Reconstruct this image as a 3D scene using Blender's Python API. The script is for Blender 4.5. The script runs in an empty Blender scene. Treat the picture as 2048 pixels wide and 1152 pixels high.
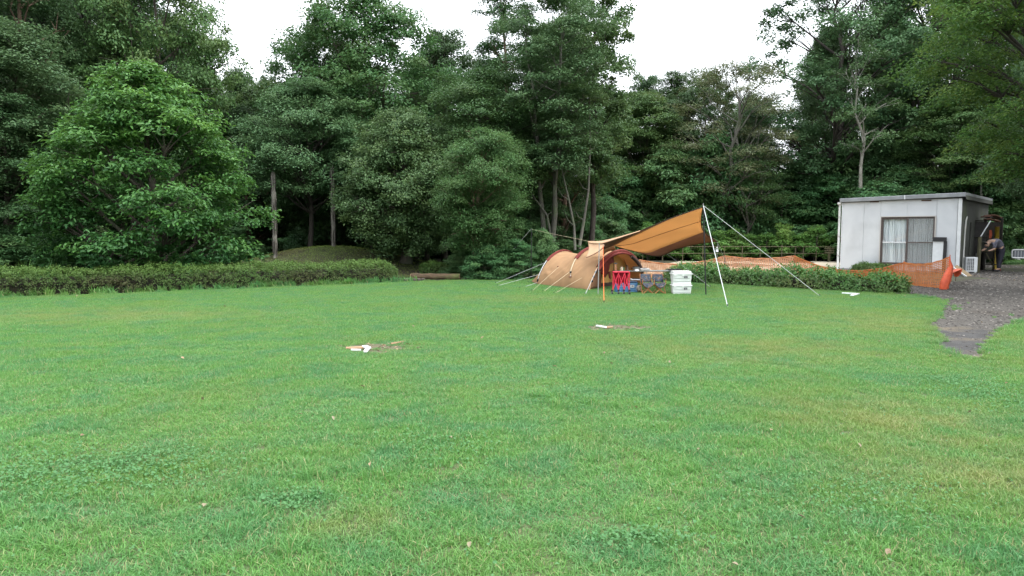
import bpy, bmesh, math, random
import numpy as np
from mathutils import Vector, Matrix

R = math.radians
SC = bpy.context.scene
COL = SC.collection

# ------------------------------------------------------------------ camera
EYE, F, PITCH = 1.55, 1422.0, math.atan(111.0 / 1422.0)
cam_data = bpy.data.cameras.new('camera')
cam_data.sensor_width = 36.0
cam_data.lens = 36.0 * F / 2048.0
cam_data.clip_start, cam_data.clip_end = 0.05, 1500.0
cam = bpy.data.objects.new('camera', cam_data)
COL.objects.link(cam)
cam.location = (0, 0, EYE)
cam.rotation_euler = (math.pi / 2 - PITCH, 0, 0)
SC.camera = cam

# ------------------------------------------------------------------ sky, sun, exposure
world = bpy.data.worlds.new('World')
SC.world = world
world.use_nodes = True
wn = world.node_tree
wn.nodes.clear()
w_out = wn.nodes.new('ShaderNodeOutputWorld')
w_bg = wn.nodes.new('ShaderNodeBackground')
w_bg.inputs['Strength'].default_value = 0.13
w_sky = wn.nodes.new('ShaderNodeTexSky')
w_sky.sky_type = 'NISHITA'
w_sky.sun_disc = False
w_sky.sun_elevation = R(58)
w_sky.sun_rotation = R(60)
w_sky.air_density = 1.6
w_sky.dust_density = 3.0
w_hsv = wn.nodes.new('ShaderNodeHueSaturation')
w_hsv.inputs['Saturation'].default_value = 0.25
w_mix = wn.nodes.new('ShaderNodeMix')
w_mix.data_type = 'RGBA'
w_mix.inputs[0].default_value = 0.75
w_geo = wn.nodes.new('ShaderNodeTexCoord')
w_sep = wn.nodes.new('ShaderNodeSeparateXYZ')
w_map = wn.nodes.new('ShaderNodeMapRange')          # overcast: zenith brighter than the horizon
w_map.inputs['From Min'].default_value = 0.0
w_map.inputs['From Max'].default_value = 1.0
w_map.inputs['To Min'].default_value = 0.62
w_map.inputs['To Max'].default_value = 1.35
w_col = wn.nodes.new('ShaderNodeVectorMath')
w_col.operation = 'SCALE'
w_col.inputs[0].default_value = (8.6, 9.0, 9.5)
L = wn.links.new
L(w_sky.outputs[0], w_hsv.inputs['Color'])
L(w_geo.outputs['Generated'], w_sep.inputs[0])
L(w_sep.outputs['Z'], w_map.inputs['Value'])
L(w_map.outputs[0], w_col.inputs['Scale'])
L(w_hsv.outputs[0], w_mix.inputs[6])
L(w_col.outputs[0], w_mix.inputs[7])
L(w_mix.outputs[2], w_bg.inputs['Color'])
L(w_bg.outputs[0], w_out.inputs[0])

sun_data = bpy.data.lights.new('sun', 'SUN')
sun_data.energy = 0.9
sun_data.angle = R(25)
sun_data.color = (1.0, 0.96, 0.9)
sun = bpy.data.objects.new('sun', sun_data)
COL.objects.link(sun)
sun.location = (20, -10, 40)
# sun stands 58 degrees up, behind and to the right of the camera
sd = Vector((math.sin(R(60 + 60)) * math.cos(R(58)), math.cos(R(60 + 60)) * math.cos(R(58)), math.sin(R(58))))
w_sky.sun_rotation = R(120)
sun.rotation_euler = sd.to_track_quat('Z', 'Y').to_euler()

SC.view_settings.view_transform = 'Standard'
SC.view_settings.look = 'None'
SC.view_settings.gamma = 1.0
SC.view_settings.exposure = 1.6
SC.view_settings.use_curve_mapping = False
SC.cycles.max_bounces = 6
SC.cycles.diffuse_bounces = 4
SC.cycles.glossy_bounces = 2
SC.cycles.transmission_bounces = 4
SC.cycles.transparent_max_bounces = 8
SC.cycles.caustics_reflective = False
SC.cycles.caustics_refractive = False

# ------------------------------------------------------------------ small helpers
CP, SP = math.cos(PITCH), math.sin(PITCH)

def at(px, py, Y):
    """point of the real place that stands Y metres in front of the viewpoint (survey of the photo)"""
    v = (576 - py) / F
    d = Vector(((px - 1024) / F, CP + v * SP, -SP + v * CP))
    return Vector((0, 0, EYE)) + d * (Y / d.y)

def gp(px, py, z=0.0):
    v = (576 - py) / F
    d = Vector(((px - 1024) / F, CP + v * SP, -SP + v * CP))
    return Vector((0, 0, EYE)) + d * ((z - EYE) / d.z)

def srgb(r, g, b):
    f = lambda c: (c / 255 / 12.92) if c / 255 <= 0.04045 else ((c / 255 + 0.055) / 1.055) ** 2.4
    return (f(r), f(g), f(b))

def tag(o, label=None, cat=None, group=None, kind=None):
    if label: o['label'] = label
    if cat: o['category'] = cat
    if group: o['group'] = group
    if kind: o['kind'] = kind
    return o

def empty(name, loc=(0, 0, 0), rz=0.0, label=None, cat=None, group=None):
    o = bpy.data.objects.new(name, None)
    COL.objects.link(o)
    o.location = loc
    o.rotation_euler = (0, 0, rz)
    o.empty_display_size = 0.2
    return tag(o, label, cat, group)

def link(name, me, parent=None):
    o = bpy.data.objects.new(name, me)
    COL.objects.link(o)
    if parent: o.parent = parent
    return o

def copy_tree(o, parent=None):
    c = o.copy()
    COL.objects.link(c)
    c.parent = parent
    for ch in list(o.children):
        copy_tree(ch, c)
    return c

class MB:
    """collects simple shapes and builds them as one mesh"""
    def __init__(s): s.v, s.f, s.m = [], [], []
    def add(s, vs, fs, m=0):
        n = len(s.v)
        s.v += [tuple(v) for v in vs]
        s.f += [tuple(i + n for i in f) for f in fs]
        s.m += [m] * len(fs)
        return s
    def box(s, c, d, rot=None, m=0):
        x, y, z = d[0] / 2, d[1] / 2, d[2] / 2
        vs = [Vector(p) for p in ((-x, -y, -z), (x, -y, -z), (x, y, -z), (-x, y, -z), (-x, -y, z), (x, -y, z), (x, y, z), (-x, y, z))]
        if rot is not None: vs = [rot @ p for p in vs]
        c = Vector(c)
        return s.add([p + c for p in vs], [(0, 3, 2, 1), (4, 5, 6, 7), (0, 1, 5, 4), (1, 2, 6, 5), (2, 3, 7, 6), (3, 0, 4, 7)], m)
    def bev(s, c, d, b=0.01, rot=None, m=0):
        """box with chamfered edges"""
        bm = bmesh.new()
        bmesh.ops.create_cube(bm, size=1.0)
        for v in bm.verts: v.co = Vector((v.co.x * d[0], v.co.y * d[1], v.co.z * d[2]))
        bmesh.ops.bevel(bm, geom=bm.edges[:], offset=b, segments=2, affect='EDGES', profile=0.6)
        vs = [v.co.copy() for v in bm.verts]
        if rot is not None: vs = [rot @ p for p in vs]
        bm.verts.index_update()
        fs = [tuple(v.index for v in f.verts) for f in bm.faces]
        bm.free()
        c = Vector(c)
        return s.add([p + c for p in vs], fs, m)
    def tube(s, pts, r, n=6, m=0, cap=True):
        pts = [Vector(p) for p in pts]
        rs = r if isinstance(r, (list, tuple)) else [r] * len(pts)
        vs, fs = [], []
        up = None
        for i, p in enumerate(pts):
            t = (pts[min(i + 1, len(pts) - 1)] - pts[max(i - 1, 0)])
            if t.length < 1e-9: t = Vector((0, 0, 1))
            t.normalize()
            if up is None:
                up = Vector((1, 0, 0)) if abs(t.x) < 0.8 else Vector((0, 1, 0))
            a = t.cross(up)
            if a.length < 1e-5: a = t.cross(Vector((0.3, 1, 0.2)))
            a.normalize()
            b = a.cross(t).normalized()
            up = b
            for k in range(n):
                th = 2 * math.pi * k / n
                vs.append(p + (a * math.cos(th) + b * math.sin(th)) * rs[i])
        for i in range(len(pts) - 1):
            for k in range(n):
                k2 = (k + 1) % n
                fs.append((i * n + k, i * n + k2, (i + 1) * n + k2, (i + 1) * n + k))
        if cap:
            fs.append(tuple(range(n)))
            fs.append(tuple((len(pts) - 1) * n + k for k in range(n - 1, -1, -1)))
        return s.add(vs, fs, m)
    def grid(s, P, m=0, th=0.0):
        """P[i][j] -> quads"""
        a, b = len(P), len(P[0])
        vs = [Vector(p) for row in P for p in row]
        fs = [(i * b + j, i * b + j + 1, (i + 1) * b + j + 1, (i + 1) * b + j) for i in range(a - 1) for j in range(b - 1)]
        return s.add(vs, fs, m)
    def build(s, name, mat, parent=None, smooth=False):
        me = bpy.data.meshes.new(name)
        me.from_pydata(s.v, [], s.f)
        for mm in (mat if isinstance(mat, (list, tuple)) else [mat]): me.materials.append(mm)
        if len(me.materials) > 1: me.polygons.foreach_set('material_index', s.m)
        if smooth: me.polygons.foreach_set('use_smooth', [True] * len(me.polygons))
        me.update()
        return link(name, me, parent)

def solid(o, t=0.01, off=0.0):
    m = o.modifiers.new('thick', 'SOLIDIFY')
    m.thickness = t
    m.offset = off
    return o

# ------------------------------------------------------------------ materials
def mat(name, col, rough=0.7, col2=None, scale=8.0, bump=0.0, bscale=60.0, metal=0.0, transl=0.0, spec=0.4, detail=4.0, lo=0.35, hi=0.65, stretch=None, col3=None, scale3=2.0):
    m = bpy.data.materials.new(name)
    m.use_nodes = True
    nt = m.node_tree
    N = nt.nodes
    bs = N['Principled BSDF']
    out = N['Material Output']
    bs.inputs['Roughness'].default_value = rough
    bs.inputs['Metallic'].default_value = metal
    bs.inputs['Specular IOR Level'].default_value = spec
    bs.inputs['Base Color'].default_value = (*col, 1)
    tc = N.new('ShaderNodeTexCoord')
    vec = tc.outputs['Object']
    if stretch:
        mp = N.new('ShaderNodeMapping')
        mp.inputs['Scale'].default_value = stretch
        nt.links.new(vec, mp.inputs[0])
        vec = mp.outputs[0]
    csock = None
    if col2:
        no = N.new('ShaderNodeTexNoise')
        no.inputs['Scale'].default_value = scale
        no.inputs['Detail'].default_value = detail
        nt.links.new(vec, no.inputs['Vector'])
        mr = N.new('ShaderNodeMapRange')
        mr.inputs['From Min'].default_value = lo
        mr.inputs['From Max'].default_value = hi
        nt.links.new(no.outputs[0], mr.inputs[0])
        mx = N.new('ShaderNodeMix')
        mx.data_type = 'RGBA'
        nt.links.new(mr.outputs[0], mx.inputs[0])
        mx.inputs[6].default_value = (*col, 1)
        mx.inputs[7].default_value = (*col2, 1)
        csock = mx.outputs[2]
        if col3:
            no3 = N.new('ShaderNodeTexNoise')
            no3.inputs['Scale'].default_value = scale3
            no3.inputs['Detail'].default_value = 5
            nt.links.new(tc.outputs['Object'], no3.inputs['Vector'])
            mr3 = N.new('ShaderNodeMapRange')
            mr3.inputs['From Min'].default_value = 0.5
            mr3.inputs['From Max'].default_value = 0.68
            nt.links.new(no3.outputs[0], mr3.inputs[0])
            mx3 = N.new('ShaderNodeMix')
            mx3.data_type = 'RGBA'
            nt.links.new(mr3.outputs[0], mx3.inputs[0])
            nt.links.new(csock, mx3.inputs[6])
            mx3.inputs[7].default_value = (*col3, 1)
            csock = mx3.outputs[2]
        nt.links.new(csock, bs.inputs['Base Color'])
    if bump:
        nb = N.new('ShaderNodeTexNoise')
        nb.inputs['Scale'].default_value = bscale
        nb.inputs['Detail'].default_value = 5
        nt.links.new(vec, nb.inputs['Vector'])
        bu = N.new('ShaderNodeBump')
        bu.inputs['Strength'].default_value = bump
        bu.inputs['Distance'].default_value = 0.02
        nt.links.new(nb.outputs[0], bu.inputs['Height'])
        nt.links.new(bu.outputs[0], bs.inputs['Normal'])
    if transl:
        tr = N.new('ShaderNodeBsdfTranslucent')
        tr.inputs['Color'].default_value = (*col, 1)
        if csock: nt.links.new(csock, tr.inputs['Color'])
        ms = N.new('ShaderNodeMixShader')
        ms.inputs[0].default_value = transl
        nt.links.new(bs.outputs[0], ms.inputs[1])
        nt.links.new(tr.outputs[0], ms.inputs[2])
        nt.links.new(ms.outputs[0], out.inputs[0])
    return m

def leaf_mat(name, a, b, c, transl=0.3, rough=0.5, spec=0.35, tip=None):
    """leaf colours a..b by leaf, towards c by clump; each tree a little different"""
    m = bpy.data.materials.new(name)
    m.use_nodes = True
    nt = m.node_tree
    N, Lk = nt.nodes, nt.links.new
    bs, out = N['Principled BSDF'], N['Material Output']
    bs.inputs['Roughness'].default_value = rough
    bs.inputs['Specular IOR Level'].default_value = spec
    at_ = N.new('ShaderNodeAttribute'); at_.attribute_name = 'tint'
    sp = N.new('ShaderNodeSeparateXYZ'); Lk(at_.outputs['Vector'], sp.inputs[0])
    m1 = N.new('ShaderNodeMix'); m1.data_type = 'RGBA'
    Lk(sp.outputs['X'], m1.inputs[0]); m1.inputs[6].default_value = (*a, 1); m1.inputs[7].default_value = (*b, 1)
    m2 = N.new('ShaderNodeMix'); m2.data_type = 'RGBA'
    Lk(sp.outputs['Y'], m2.inputs[0]); Lk(m1.outputs[2], m2.inputs[6]); m2.inputs[7].default_value = (*c, 1)
    oi = N.new('ShaderNodeObjectInfo')
    mr = N.new('ShaderNodeMapRange'); mr.inputs['To Min'].default_value = 0.8; mr.inputs['To Max'].default_value = 1.22
    Lk(oi.outputs['Random'], mr.inputs[0])
    hs = N.new('ShaderNodeHueSaturation'); Lk(mr.outputs[0], hs.inputs['Value'])
    mr2 = N.new('ShaderNodeMapRange'); mr2.inputs['To Min'].default_value = 0.485; mr2.inputs['To Max'].default_value = 0.515
    fr = N.new('ShaderNodeMath'); fr.operation = 'MULTIPLY'; fr.inputs[1].default_value = 7.31
    fr2 = N.new('ShaderNodeMath'); fr2.operation = 'FRACT'
    Lk(oi.outputs['Random'], fr.inputs[0]); Lk(fr.outputs[0], fr2.inputs[0]); Lk(fr2.outputs[0], mr2.inputs[0])
    Lk(mr2.outputs[0], hs.inputs['Hue'])
    Lk(m2.outputs[2], hs.inputs['Color'])
    Lk(hs.outputs[0], bs.inputs['Base Color'])
    tr = N.new('ShaderNodeBsdfTranslucent')
    hs2 = N.new('ShaderNodeHueSaturation'); hs2.inputs['Value'].default_value = 1.25; hs2.inputs['Hue'].default_value = 0.48
    Lk(hs.outputs[0], hs2.inputs['Color']); Lk(hs2.outputs[0], tr.inputs['Color'])
    ms = N.new('ShaderNodeMixShader'); ms.inputs[0].default_value = transl
    Lk(bs.outputs[0], ms.inputs[1]); Lk(tr.outputs[0], ms.inputs[2]); Lk(ms.outputs[0], out.inputs[0])
    return m

M = {}
M['leaf_mid'] = leaf_mat('leaf_mid', (0.042, 0.104, 0.033), (0.074, 0.152, 0.047), (0.088, 0.140, 0.042), spec=.25)
M['leaf_dark'] = leaf_mat('leaf_dark', (0.034, 0.080, 0.029), (0.062, 0.124, 0.043), (0.056, 0.104, 0.037), transl=0.25, spec=.25)
M['leaf_cool'] = leaf_mat('leaf_cool', (0.046, 0.104, 0.042), (0.084, 0.155, 0.062), (0.074, 0.128, 0.047), transl=0.28, spec=.25)
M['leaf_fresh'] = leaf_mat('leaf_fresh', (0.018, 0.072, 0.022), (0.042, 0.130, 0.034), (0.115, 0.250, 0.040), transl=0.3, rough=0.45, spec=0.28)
M['leaf_yellow'] = leaf_mat('leaf_yellow', (0.045, 0.118, 0.036), (0.080, 0.170, 0.054), (0.090, 0.150, 0.050), transl=0.35, spec=.25)
M['leaf_brown'] = leaf_mat('leaf_brown', (0.095, 0.125, 0.052), (0.155, 0.170, 0.080), (0.085, 0.13, 0.05), transl=0.3)
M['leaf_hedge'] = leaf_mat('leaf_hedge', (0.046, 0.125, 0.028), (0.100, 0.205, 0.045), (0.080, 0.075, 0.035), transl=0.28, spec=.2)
M['leaf_bush'] = leaf_mat('leaf_bush', (0.054, 0.140, 0.052), (0.105, 0.225, 0.088), (0.120, 0.205, 0.070), transl=0.35, spec=.25)
M['leaf_bright_hedge'] = leaf_mat('leaf_bright_hedge', (0.045, 0.130, 0.028), (0.100, 0.220, 0.045), (0.13, 0.15, 0.045), transl=0.3, spec=0.4)
M['bark'] = mat('bark', (0.055, 0.045, 0.035), 0.9, (0.09, 0.078, 0.062), 9, bump=0.7, bscale=25, stretch=(3, 3, 0.6), col3=(0.05, 0.065, 0.035), scale3=1.5)
M['bark_dark'] = mat('bark_dark', (0.028, 0.024, 0.02), 0.9, (0.05, 0.043, 0.036), 9, bump=0.7, bscale=25, stretch=(3, 3, 0.6))
M['bark_pale'] = mat('bark_pale', (0.26, 0.25, 0.22), 0.85, (0.15, 0.145, 0.12), 6, bump=0.5, bscale=20, stretch=(2, 2, 1.2), col3=(0.10, 0.12, 0.08), scale3=1.2)
M['bark_grey'] = mat('bark_grey', (0.10, 0.095, 0.08), 0.9, (0.06, 0.057, 0.047), 8, bump=0.6, bscale=22, stretch=(3, 3, 0.7), col3=(0.08, 0.10, 0.055), scale3=1.8)
M['bark_red'] = mat('bark_red', (0.10, 0.065, 0.045), 0.9, (0.16, 0.11, 0.08), 12, bump=0.7, bscale=30, stretch=(4, 4, 0.4))

# ------------------------------------------------------------------ foliage engine
def leaf_mesh(name, C, Nn, D, Ln, Wd, tint, mat_, shape='q'):
    """C centres, Nn normals, D leaf directions (all n x 3), Ln, Wd sizes; one mesh of real leaves"""
    n = len(C)
    S = np.cross(Nn, D)
    S /= np.linalg.norm(S, axis=1, keepdims=True) + 1e-9
    L_, W_ = Ln[:, None], Wd[:, None]
    if shape == 'q':
        V = np.stack([C - D * L_ * 0.5, C + S * W_ * 0.5 + D * L_ * 0.05 + Nn * W_ * 0.15, C + D * L_ * 0.5 - Nn * L_ * 0.12, C - S * W_ * 0.5 + D * L_ * 0.05 + Nn * W_ * 0.15], 1)
        k, faces = 4, [[0, 1, 2, 3]]
    else:                                                     # 'l': folded six-point leaf
        V = np.stack([C - D * L_ * 0.5, C + S * W_ * 0.42 - D * L_ * 0.12 + Nn * W_ * 0.22, C + S * W_ * 0.40 + D * L_ * 0.18 + Nn * W_ * 0.12,
                      C + D * L_ * 0.5 - Nn * L_ * 0.14, C - S * W_ * 0.40 + D * L_ * 0.18 + Nn * W_ * 0.12, C - S * W_ * 0.42 - D * L_ * 0.12 + Nn * W_ * 0.22], 1)
        k, faces = 6, [[0, 1, 2, 3], [0, 3, 4, 5]]
    V = V.reshape(-1, 3).astype(np.float32)
    nf = len(faces)
    idx = (np.array(faces)[None] + (np.arange(n) * k)[:, None, None]).reshape(-1).astype(np.int32)
    me = bpy.data.meshes.new(name)
    me.vertices.add(n * k)
    me.vertices.foreach_set('co', V.ravel())
    me.loops.add(len(idx))
    me.loops.foreach_set('vertex_index', idx)
    me.polygons.add(n * nf)
    me.polygons.foreach_set('loop_start', np.arange(0, len(idx), 4, dtype=np.int32))
    a = me.attributes.new('tint', 'FLOAT_VECTOR', 'POINT')
    T = np.zeros((n, k, 3), np.float32)
    T[:, :, 0] = tint[0][:, None]
    T[:, :, 1] = tint[1][:, None]
    a.data.foreach_set('vector', T.ravel())
    me.materials.append(mat_)
    me.update()
    return me

def unit(v): return v / (np.linalg.norm(v, axis=1, keepdims=True) + 1e-9)

def sph(rg, n):
    v = rg.normal(size=(n, 3))
    return unit(v)

def clump_leaves(rg, P, Out, cr, nl, ll, lw, flat=0.5, up=0.8, clump_tint=0.5, droop=0.25, jitter=0.5):
    """P clump centres; Out outward directions; returns arrays for leaf_mesh"""
    n = len(P)
    crs = cr * rg.uniform(0.6, 1.35, n)
    idx = np.repeat(np.arange(n), nl)
    m = len(idx)
    r = rg.uniform(0, 1, m) ** 0.5
    th = rg.uniform(0, 2 * np.pi, m)
    o = np.stack([r * np.cos(th), r * np.sin(th), np.clip(rg.normal(0, 0.5, m), -1.2, 1.2) * flat - droop * r * r], 1)
    o += rg.normal(0, 0.12, (m, 3))
    C = P[idx] + o * crs[idx][:, None]
    N_ = unit(Out[idx] * 0.45 + np.array([0, 0, up]) + rg.normal(0, jitter, (m, 3)))
    Dr = np.stack([o[:, 0], o[:, 1], -0.25 + 0 * r], 1) + rg.normal(0, 0.45, (m, 3))
    Dr = unit(Dr - N_ * np.sum(Dr * N_, 1, keepdims=True))
    Ls = ll * rg.uniform(0.65, 1.3, m)
    Ws = lw * rg.uniform(0.7, 1.25, m)
    ct = np.clip(rg.normal(0, 1, n) * 0.5 + 0.15, 0, 1) * clump_tint
    return C, N_, Dr, Ls, Ws, (rg.uniform(0, 1, m) ** 1.3, ct[idx])

def profile(kind, u):
    if kind == 'round': return math.sqrt(max(0, 1 - (2 * u - 0.95) ** 2)) ** 0.75
    if kind == 'dome': return min(1.0, 0.72 + u * 1.1) * max(0.0, 1 - u ** 2.3) ** 0.62
    if kind == 'cone': return (1 - u) ** 0.62 * min(1, 0.55 + u * 3)
    if kind == 'egg': return math.sin(math.pi * min(1, (u * 0.9 + 0.08))) ** 0.55 * (1.12 - 0.42 * u)
    if kind == 'vase': return 0.35 + 0.65 * math.sin(math.pi * min(1, 0.15 + u * 0.62)) if u < 0.85 else 0.8 * (1 - (u - 0.85) / 0.22)
    if kind == 'column': return math.sin(math.pi * min(1, u * 0.92 + 0.05)) ** 0.4
    return 1.0

def make_tree(seed, w, H, base, kind='round', leaf='leaf_mid', bark='bark', lobes=16, lobe_r=0.36, clumps=14, cr=0.5, nl=110, ll=0.12, lw=0.06,
              flat=0.5, up=0.8, squash=0.75, stems=1, tr=0.16, lean=0.0, shape='q', spread_low=0.35, droop=0.25, ct=0.6, fill=0.15, jitter=0.5, dp=1.0, wig=0.04, tips=0.0):
    """returns (trunk mesh, crown mesh, size): foot of the tree at the origin, w wide, H high, crown from base*H up"""
    rg = np.random.default_rng(seed)
    rnd = random.Random(seed)
    ch = H * (1 - base)
    hw = w / 2
    L_list = []
    for i in range(lobes):
        u = (i + rnd.uniform(0.1, 0.9)) / lobes
        Rr = profile(kind, u) * hw
        a = i * 2.399 + rnd.uniform(-0.5, 0.5)
        rl = hw * lobe_r * rnd.uniform(0.75, 1.25) * (0.7 + 0.3 * profile(kind, u))
        rl = min(rl, max(0.25 * hw * lobe_r, Rr * 0.95))
        rho = max(0.0, Rr - rl) * rnd.uniform(0.75, 1.08)
        z = base * H + u * ch
        z = min(z, H - rl * squash * 0.8)
        z = max(z, base * H + rl * squash * 0.5)
        L_list.append((Vector((math.cos(a) * rho + lean * u * hw, math.sin(a) * rho * dp, z)), rl))
    P, O = [], []
    for c, rl in L_list:
        k = max(4, int(clumps * (rl / (hw * lobe_r)) ** 1.6))
        d = sph(rg, k * 2)
        d = d[d[:, 2] > -spread_low][:k]
        rr = rl * rg.uniform(0.72, 1.05, len(d))
        inn = rg.uniform(0, 1, len(d)) < fill
        rr = np.where(inn, rr * 0.5, rr)
        pos = np.array(c)[None] + d * rr[:, None] * np.array([1, dp, squash])
        P.append(pos); O.append(d)
    P = np.concatenate(P); O = np.concatenate(O)
    O = unit(O + np.stack([P[:, 0], P[:, 1], 0 * P[:, 0]], 1) / hw * 0.6)
    arr = clump_leaves(rg, P, O, cr, nl, ll, lw, flat, up, ct, droop, jitter)
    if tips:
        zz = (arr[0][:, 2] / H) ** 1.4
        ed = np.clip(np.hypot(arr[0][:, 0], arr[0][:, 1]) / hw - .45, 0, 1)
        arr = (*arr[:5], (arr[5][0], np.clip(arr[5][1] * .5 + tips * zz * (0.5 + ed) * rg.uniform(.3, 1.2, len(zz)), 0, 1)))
    crown = leaf_mesh('crown', *arr[:5], arr[5], M[leaf], shape)
    # wood
    mb = MB()
    axes = []
    for s in range(stems):
        a = rnd.uniform(0, 6.28)
        off = 0.0 if stems == 1 else tr * 1.4
        spread = 0.0 if stems == 1 else hw * 0.32
        pts, rs = [], []
        nseg = 9
        for i in range(nseg):
            t = i / (nseg - 1)
            z = -0.15 + t * (H * 0.9)
            x = math.cos(a) * (off + spread * t ** 1.3) + rnd.uniform(-wig, wig) * hw * (0.4 + t) * (i > 0) + lean * hw * t * t
            y = math.sin(a) * (off + spread * t ** 1.3) + rnd.uniform(-wig, wig) * hw * (0.4 + t) * (i > 0)
            pts.append(Vector((x, y, z)))
            rs.append((tr * (1 - t) ** 0.8 + 0.015) * (1.35 if i == 0 else 1) * (1.0 if stems == 1 else 0.75))
        mb.tube(pts, rs, 9 if tr > 0.1 else 7)
        axes.append((pts, rs))
    for k, (c, rl) in enumerate(L_list):
        pts0, rs0 = axes[k % stems]
        zt = max(base * H * 0.75, c.z - rl * 0.6 - rnd.uniform(0.3, 0.9) * (Vector((c.x, c.y, 0)).length * 0.7))
        zt = min(zt, H * 0.8)
        ti = min(7.99, max(0.0, (zt + 0.15) / (H * 0.9) * 8))
        i0 = int(ti)
        p0 = pts0[i0].lerp(pts0[i0 + 1], ti - i0)
        r0 = min(rs0[i0] * 0.6, tr * 0.5)
        mid = p0.lerp(c, 0.5) + Vector((rnd.uniform(-1, 1), rnd.uniform(-1, 1), rnd.uniform(-0.2, 1.0))) * rl * 0.3
        q = [p0, p0.lerp(mid, 0.5) + Vector((0, 0, -0.05 * rl)), mid, mid.lerp(c, 0.55) + Vector((rnd.uniform(-.1, .1), rnd.uniform(-.1, .1), 0.1)) * rl, c + Vector((0, 0, rl * 0.2))]
        mb.tube(q, [r0, r0 * 0.8, r0 * 0.6, r0 * 0.4, 0.012], 5, cap=False)
        for j in range(4):
            e = c + Vector(sph(rg, 1)[0]) * rl * 0.95
            if e.z < c.z - rl * 0.3: e.z = c.z + rl * 0.1
            s0 = q[rnd.choice((2, 3))]
            mb.tube([s0, s0.lerp(e, 0.5) + Vector((0, 0, 0.08 * rl)), e], [r0 * 0.4, r0 * 0.25, 0.006], 4, cap=False)
    me = bpy.data.meshes.new('trunk')
    me.from_pydata(mb.v, [], mb.f)
    me.materials.append(M[bark])
    me.polygons.foreach_set('use_smooth', [True] * len(me.polygons))
    me.update()
    return me, crown, (w, H)

def put_tree(tpl, name, label, loc, w=None, H=None, rz=0.0, cat='tree', group=None, mirror=False):
    tm, cm, (tw, tH) = tpl
    o = empty(name, loc, rz, label, cat, group)
    sx = (w / tw) if w else 1.0
    sz = (H / tH) if H else sx
    o.scale = (sx * (-1 if mirror else 1), sx, sz)
    link('trunk', tm, o)
    link('crown', cm, o)
    return o
# ------------------------------------------------------------------ terrain
def smooth(a, b, x):
    t = max(0.0, min(1.0, (x - a) / (b - a)))
    return t * t * (3 - 2 * t)

def gz(x, y):
    m = 0.98 * math.exp(-(abs((x + 7.3) / 3.7) ** 2.2)) * math.exp(-(abs((y - 28.8) / 2.7) ** 2.2))
    r = math.hypot(x, y - 5)
    horizon_block = 11.0 * smooth(52, 120, r)  # invented rise behind the wood, added to hide the bright horizon
    rough = 0.0
    if y > 27 or x < -14: rough = 0.05 * math.sin(x * 0.9 + 1.3) * math.sin(y * 0.7) * smooth(27, 34, r)
    return m + horizon_block + rough

def axis(vals):
    out = []
    for a, b, st in vals:
        x = a
        while x < b - 1e-6:
            out.append(x); x += st
    out.append(vals[-1][1])
    return out
gxs = axis([(-700, -120, 58), (-120, -40, 8), (-40, -13, 1.5), (-13, -1, 0.4), (-1, 40, 1.5), (40, 120, 8), (120, 700, 58)])
gys = axis([(-700, -60, 64), (-60, 22, 8), (22, 36, 0.5), (36, 60, 2), (60, 140, 8), (140, 700, 56)])
mb = MB().grid([[(x, y, gz(x, y)) for x in gxs] for y in gys])
M['forest_floor'] = mat('forest_floor', (0.030, 0.024, 0.017), 0.95, (0.045, 0.052, 0.022), 1.6, bump=0.8, bscale=9, col3=(0.032, 0.05, 0.02), scale3=0.35)
g = mb.build('ground', M['forest_floor'], smooth=True)
for p in g.data.polygons:
    if p.normal.z < 0: g.data.flip_normals(); break
tag(g, 'dark forest floor of soil and moss under the trees', kind='structure')

def sheet(name, pts, z, m, label):
    mb = MB().add([(p.x, p.y, z) for p in pts], [tuple(range(len(pts)))])
    o = mb.build(name, m)
    if o.data.polygons[0].normal.z < 0: o.data.flip_normals()
    return tag(o, label, kind='structure')

V2 = lambda x, y: Vector((x, y, 0))
lawn_edge = [V2(-34, -12), V2(-34, 10), gp(-500, 622), gp(0, 597), gp(200, 590), gp(400, 582), gp(600, 574), gp(790, 566), gp(830, 563), gp(930, 562), gp(985, 553),
             gp(1060, 546), gp(1180, 544), gp(1290, 549), gp(1330, 560), gp(1440, 568), gp(1560, 574), gp(1700, 583), gp(1828, 592), gp(1878, 600), gp(1884, 611), gp(1868, 622), gp(1874, 634), gp(1852, 650),
             gp(1858, 664), gp(1876, 681), gp(1872, 692), gp(1898, 712), gp(1935, 716), gp(1962, 724), gp(1978, 708), gp(1984, 692), gp(2004, 676), gp(2012, 661), gp(2052, 642),
             gp(2140, 632), gp(2400, 622), V2(24, 9), V2(26, -12)]
M['lawn'] = mat('lawn', (0.050, 0.090, 0.026), 0.95, (0.075, 0.085, 0.035), 3.0, bump=0.6, bscale=40)
lawn = sheet('lawn', lawn_edge, 0.010, M['lawn'], 'wide green lawn of the clearing')

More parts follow.
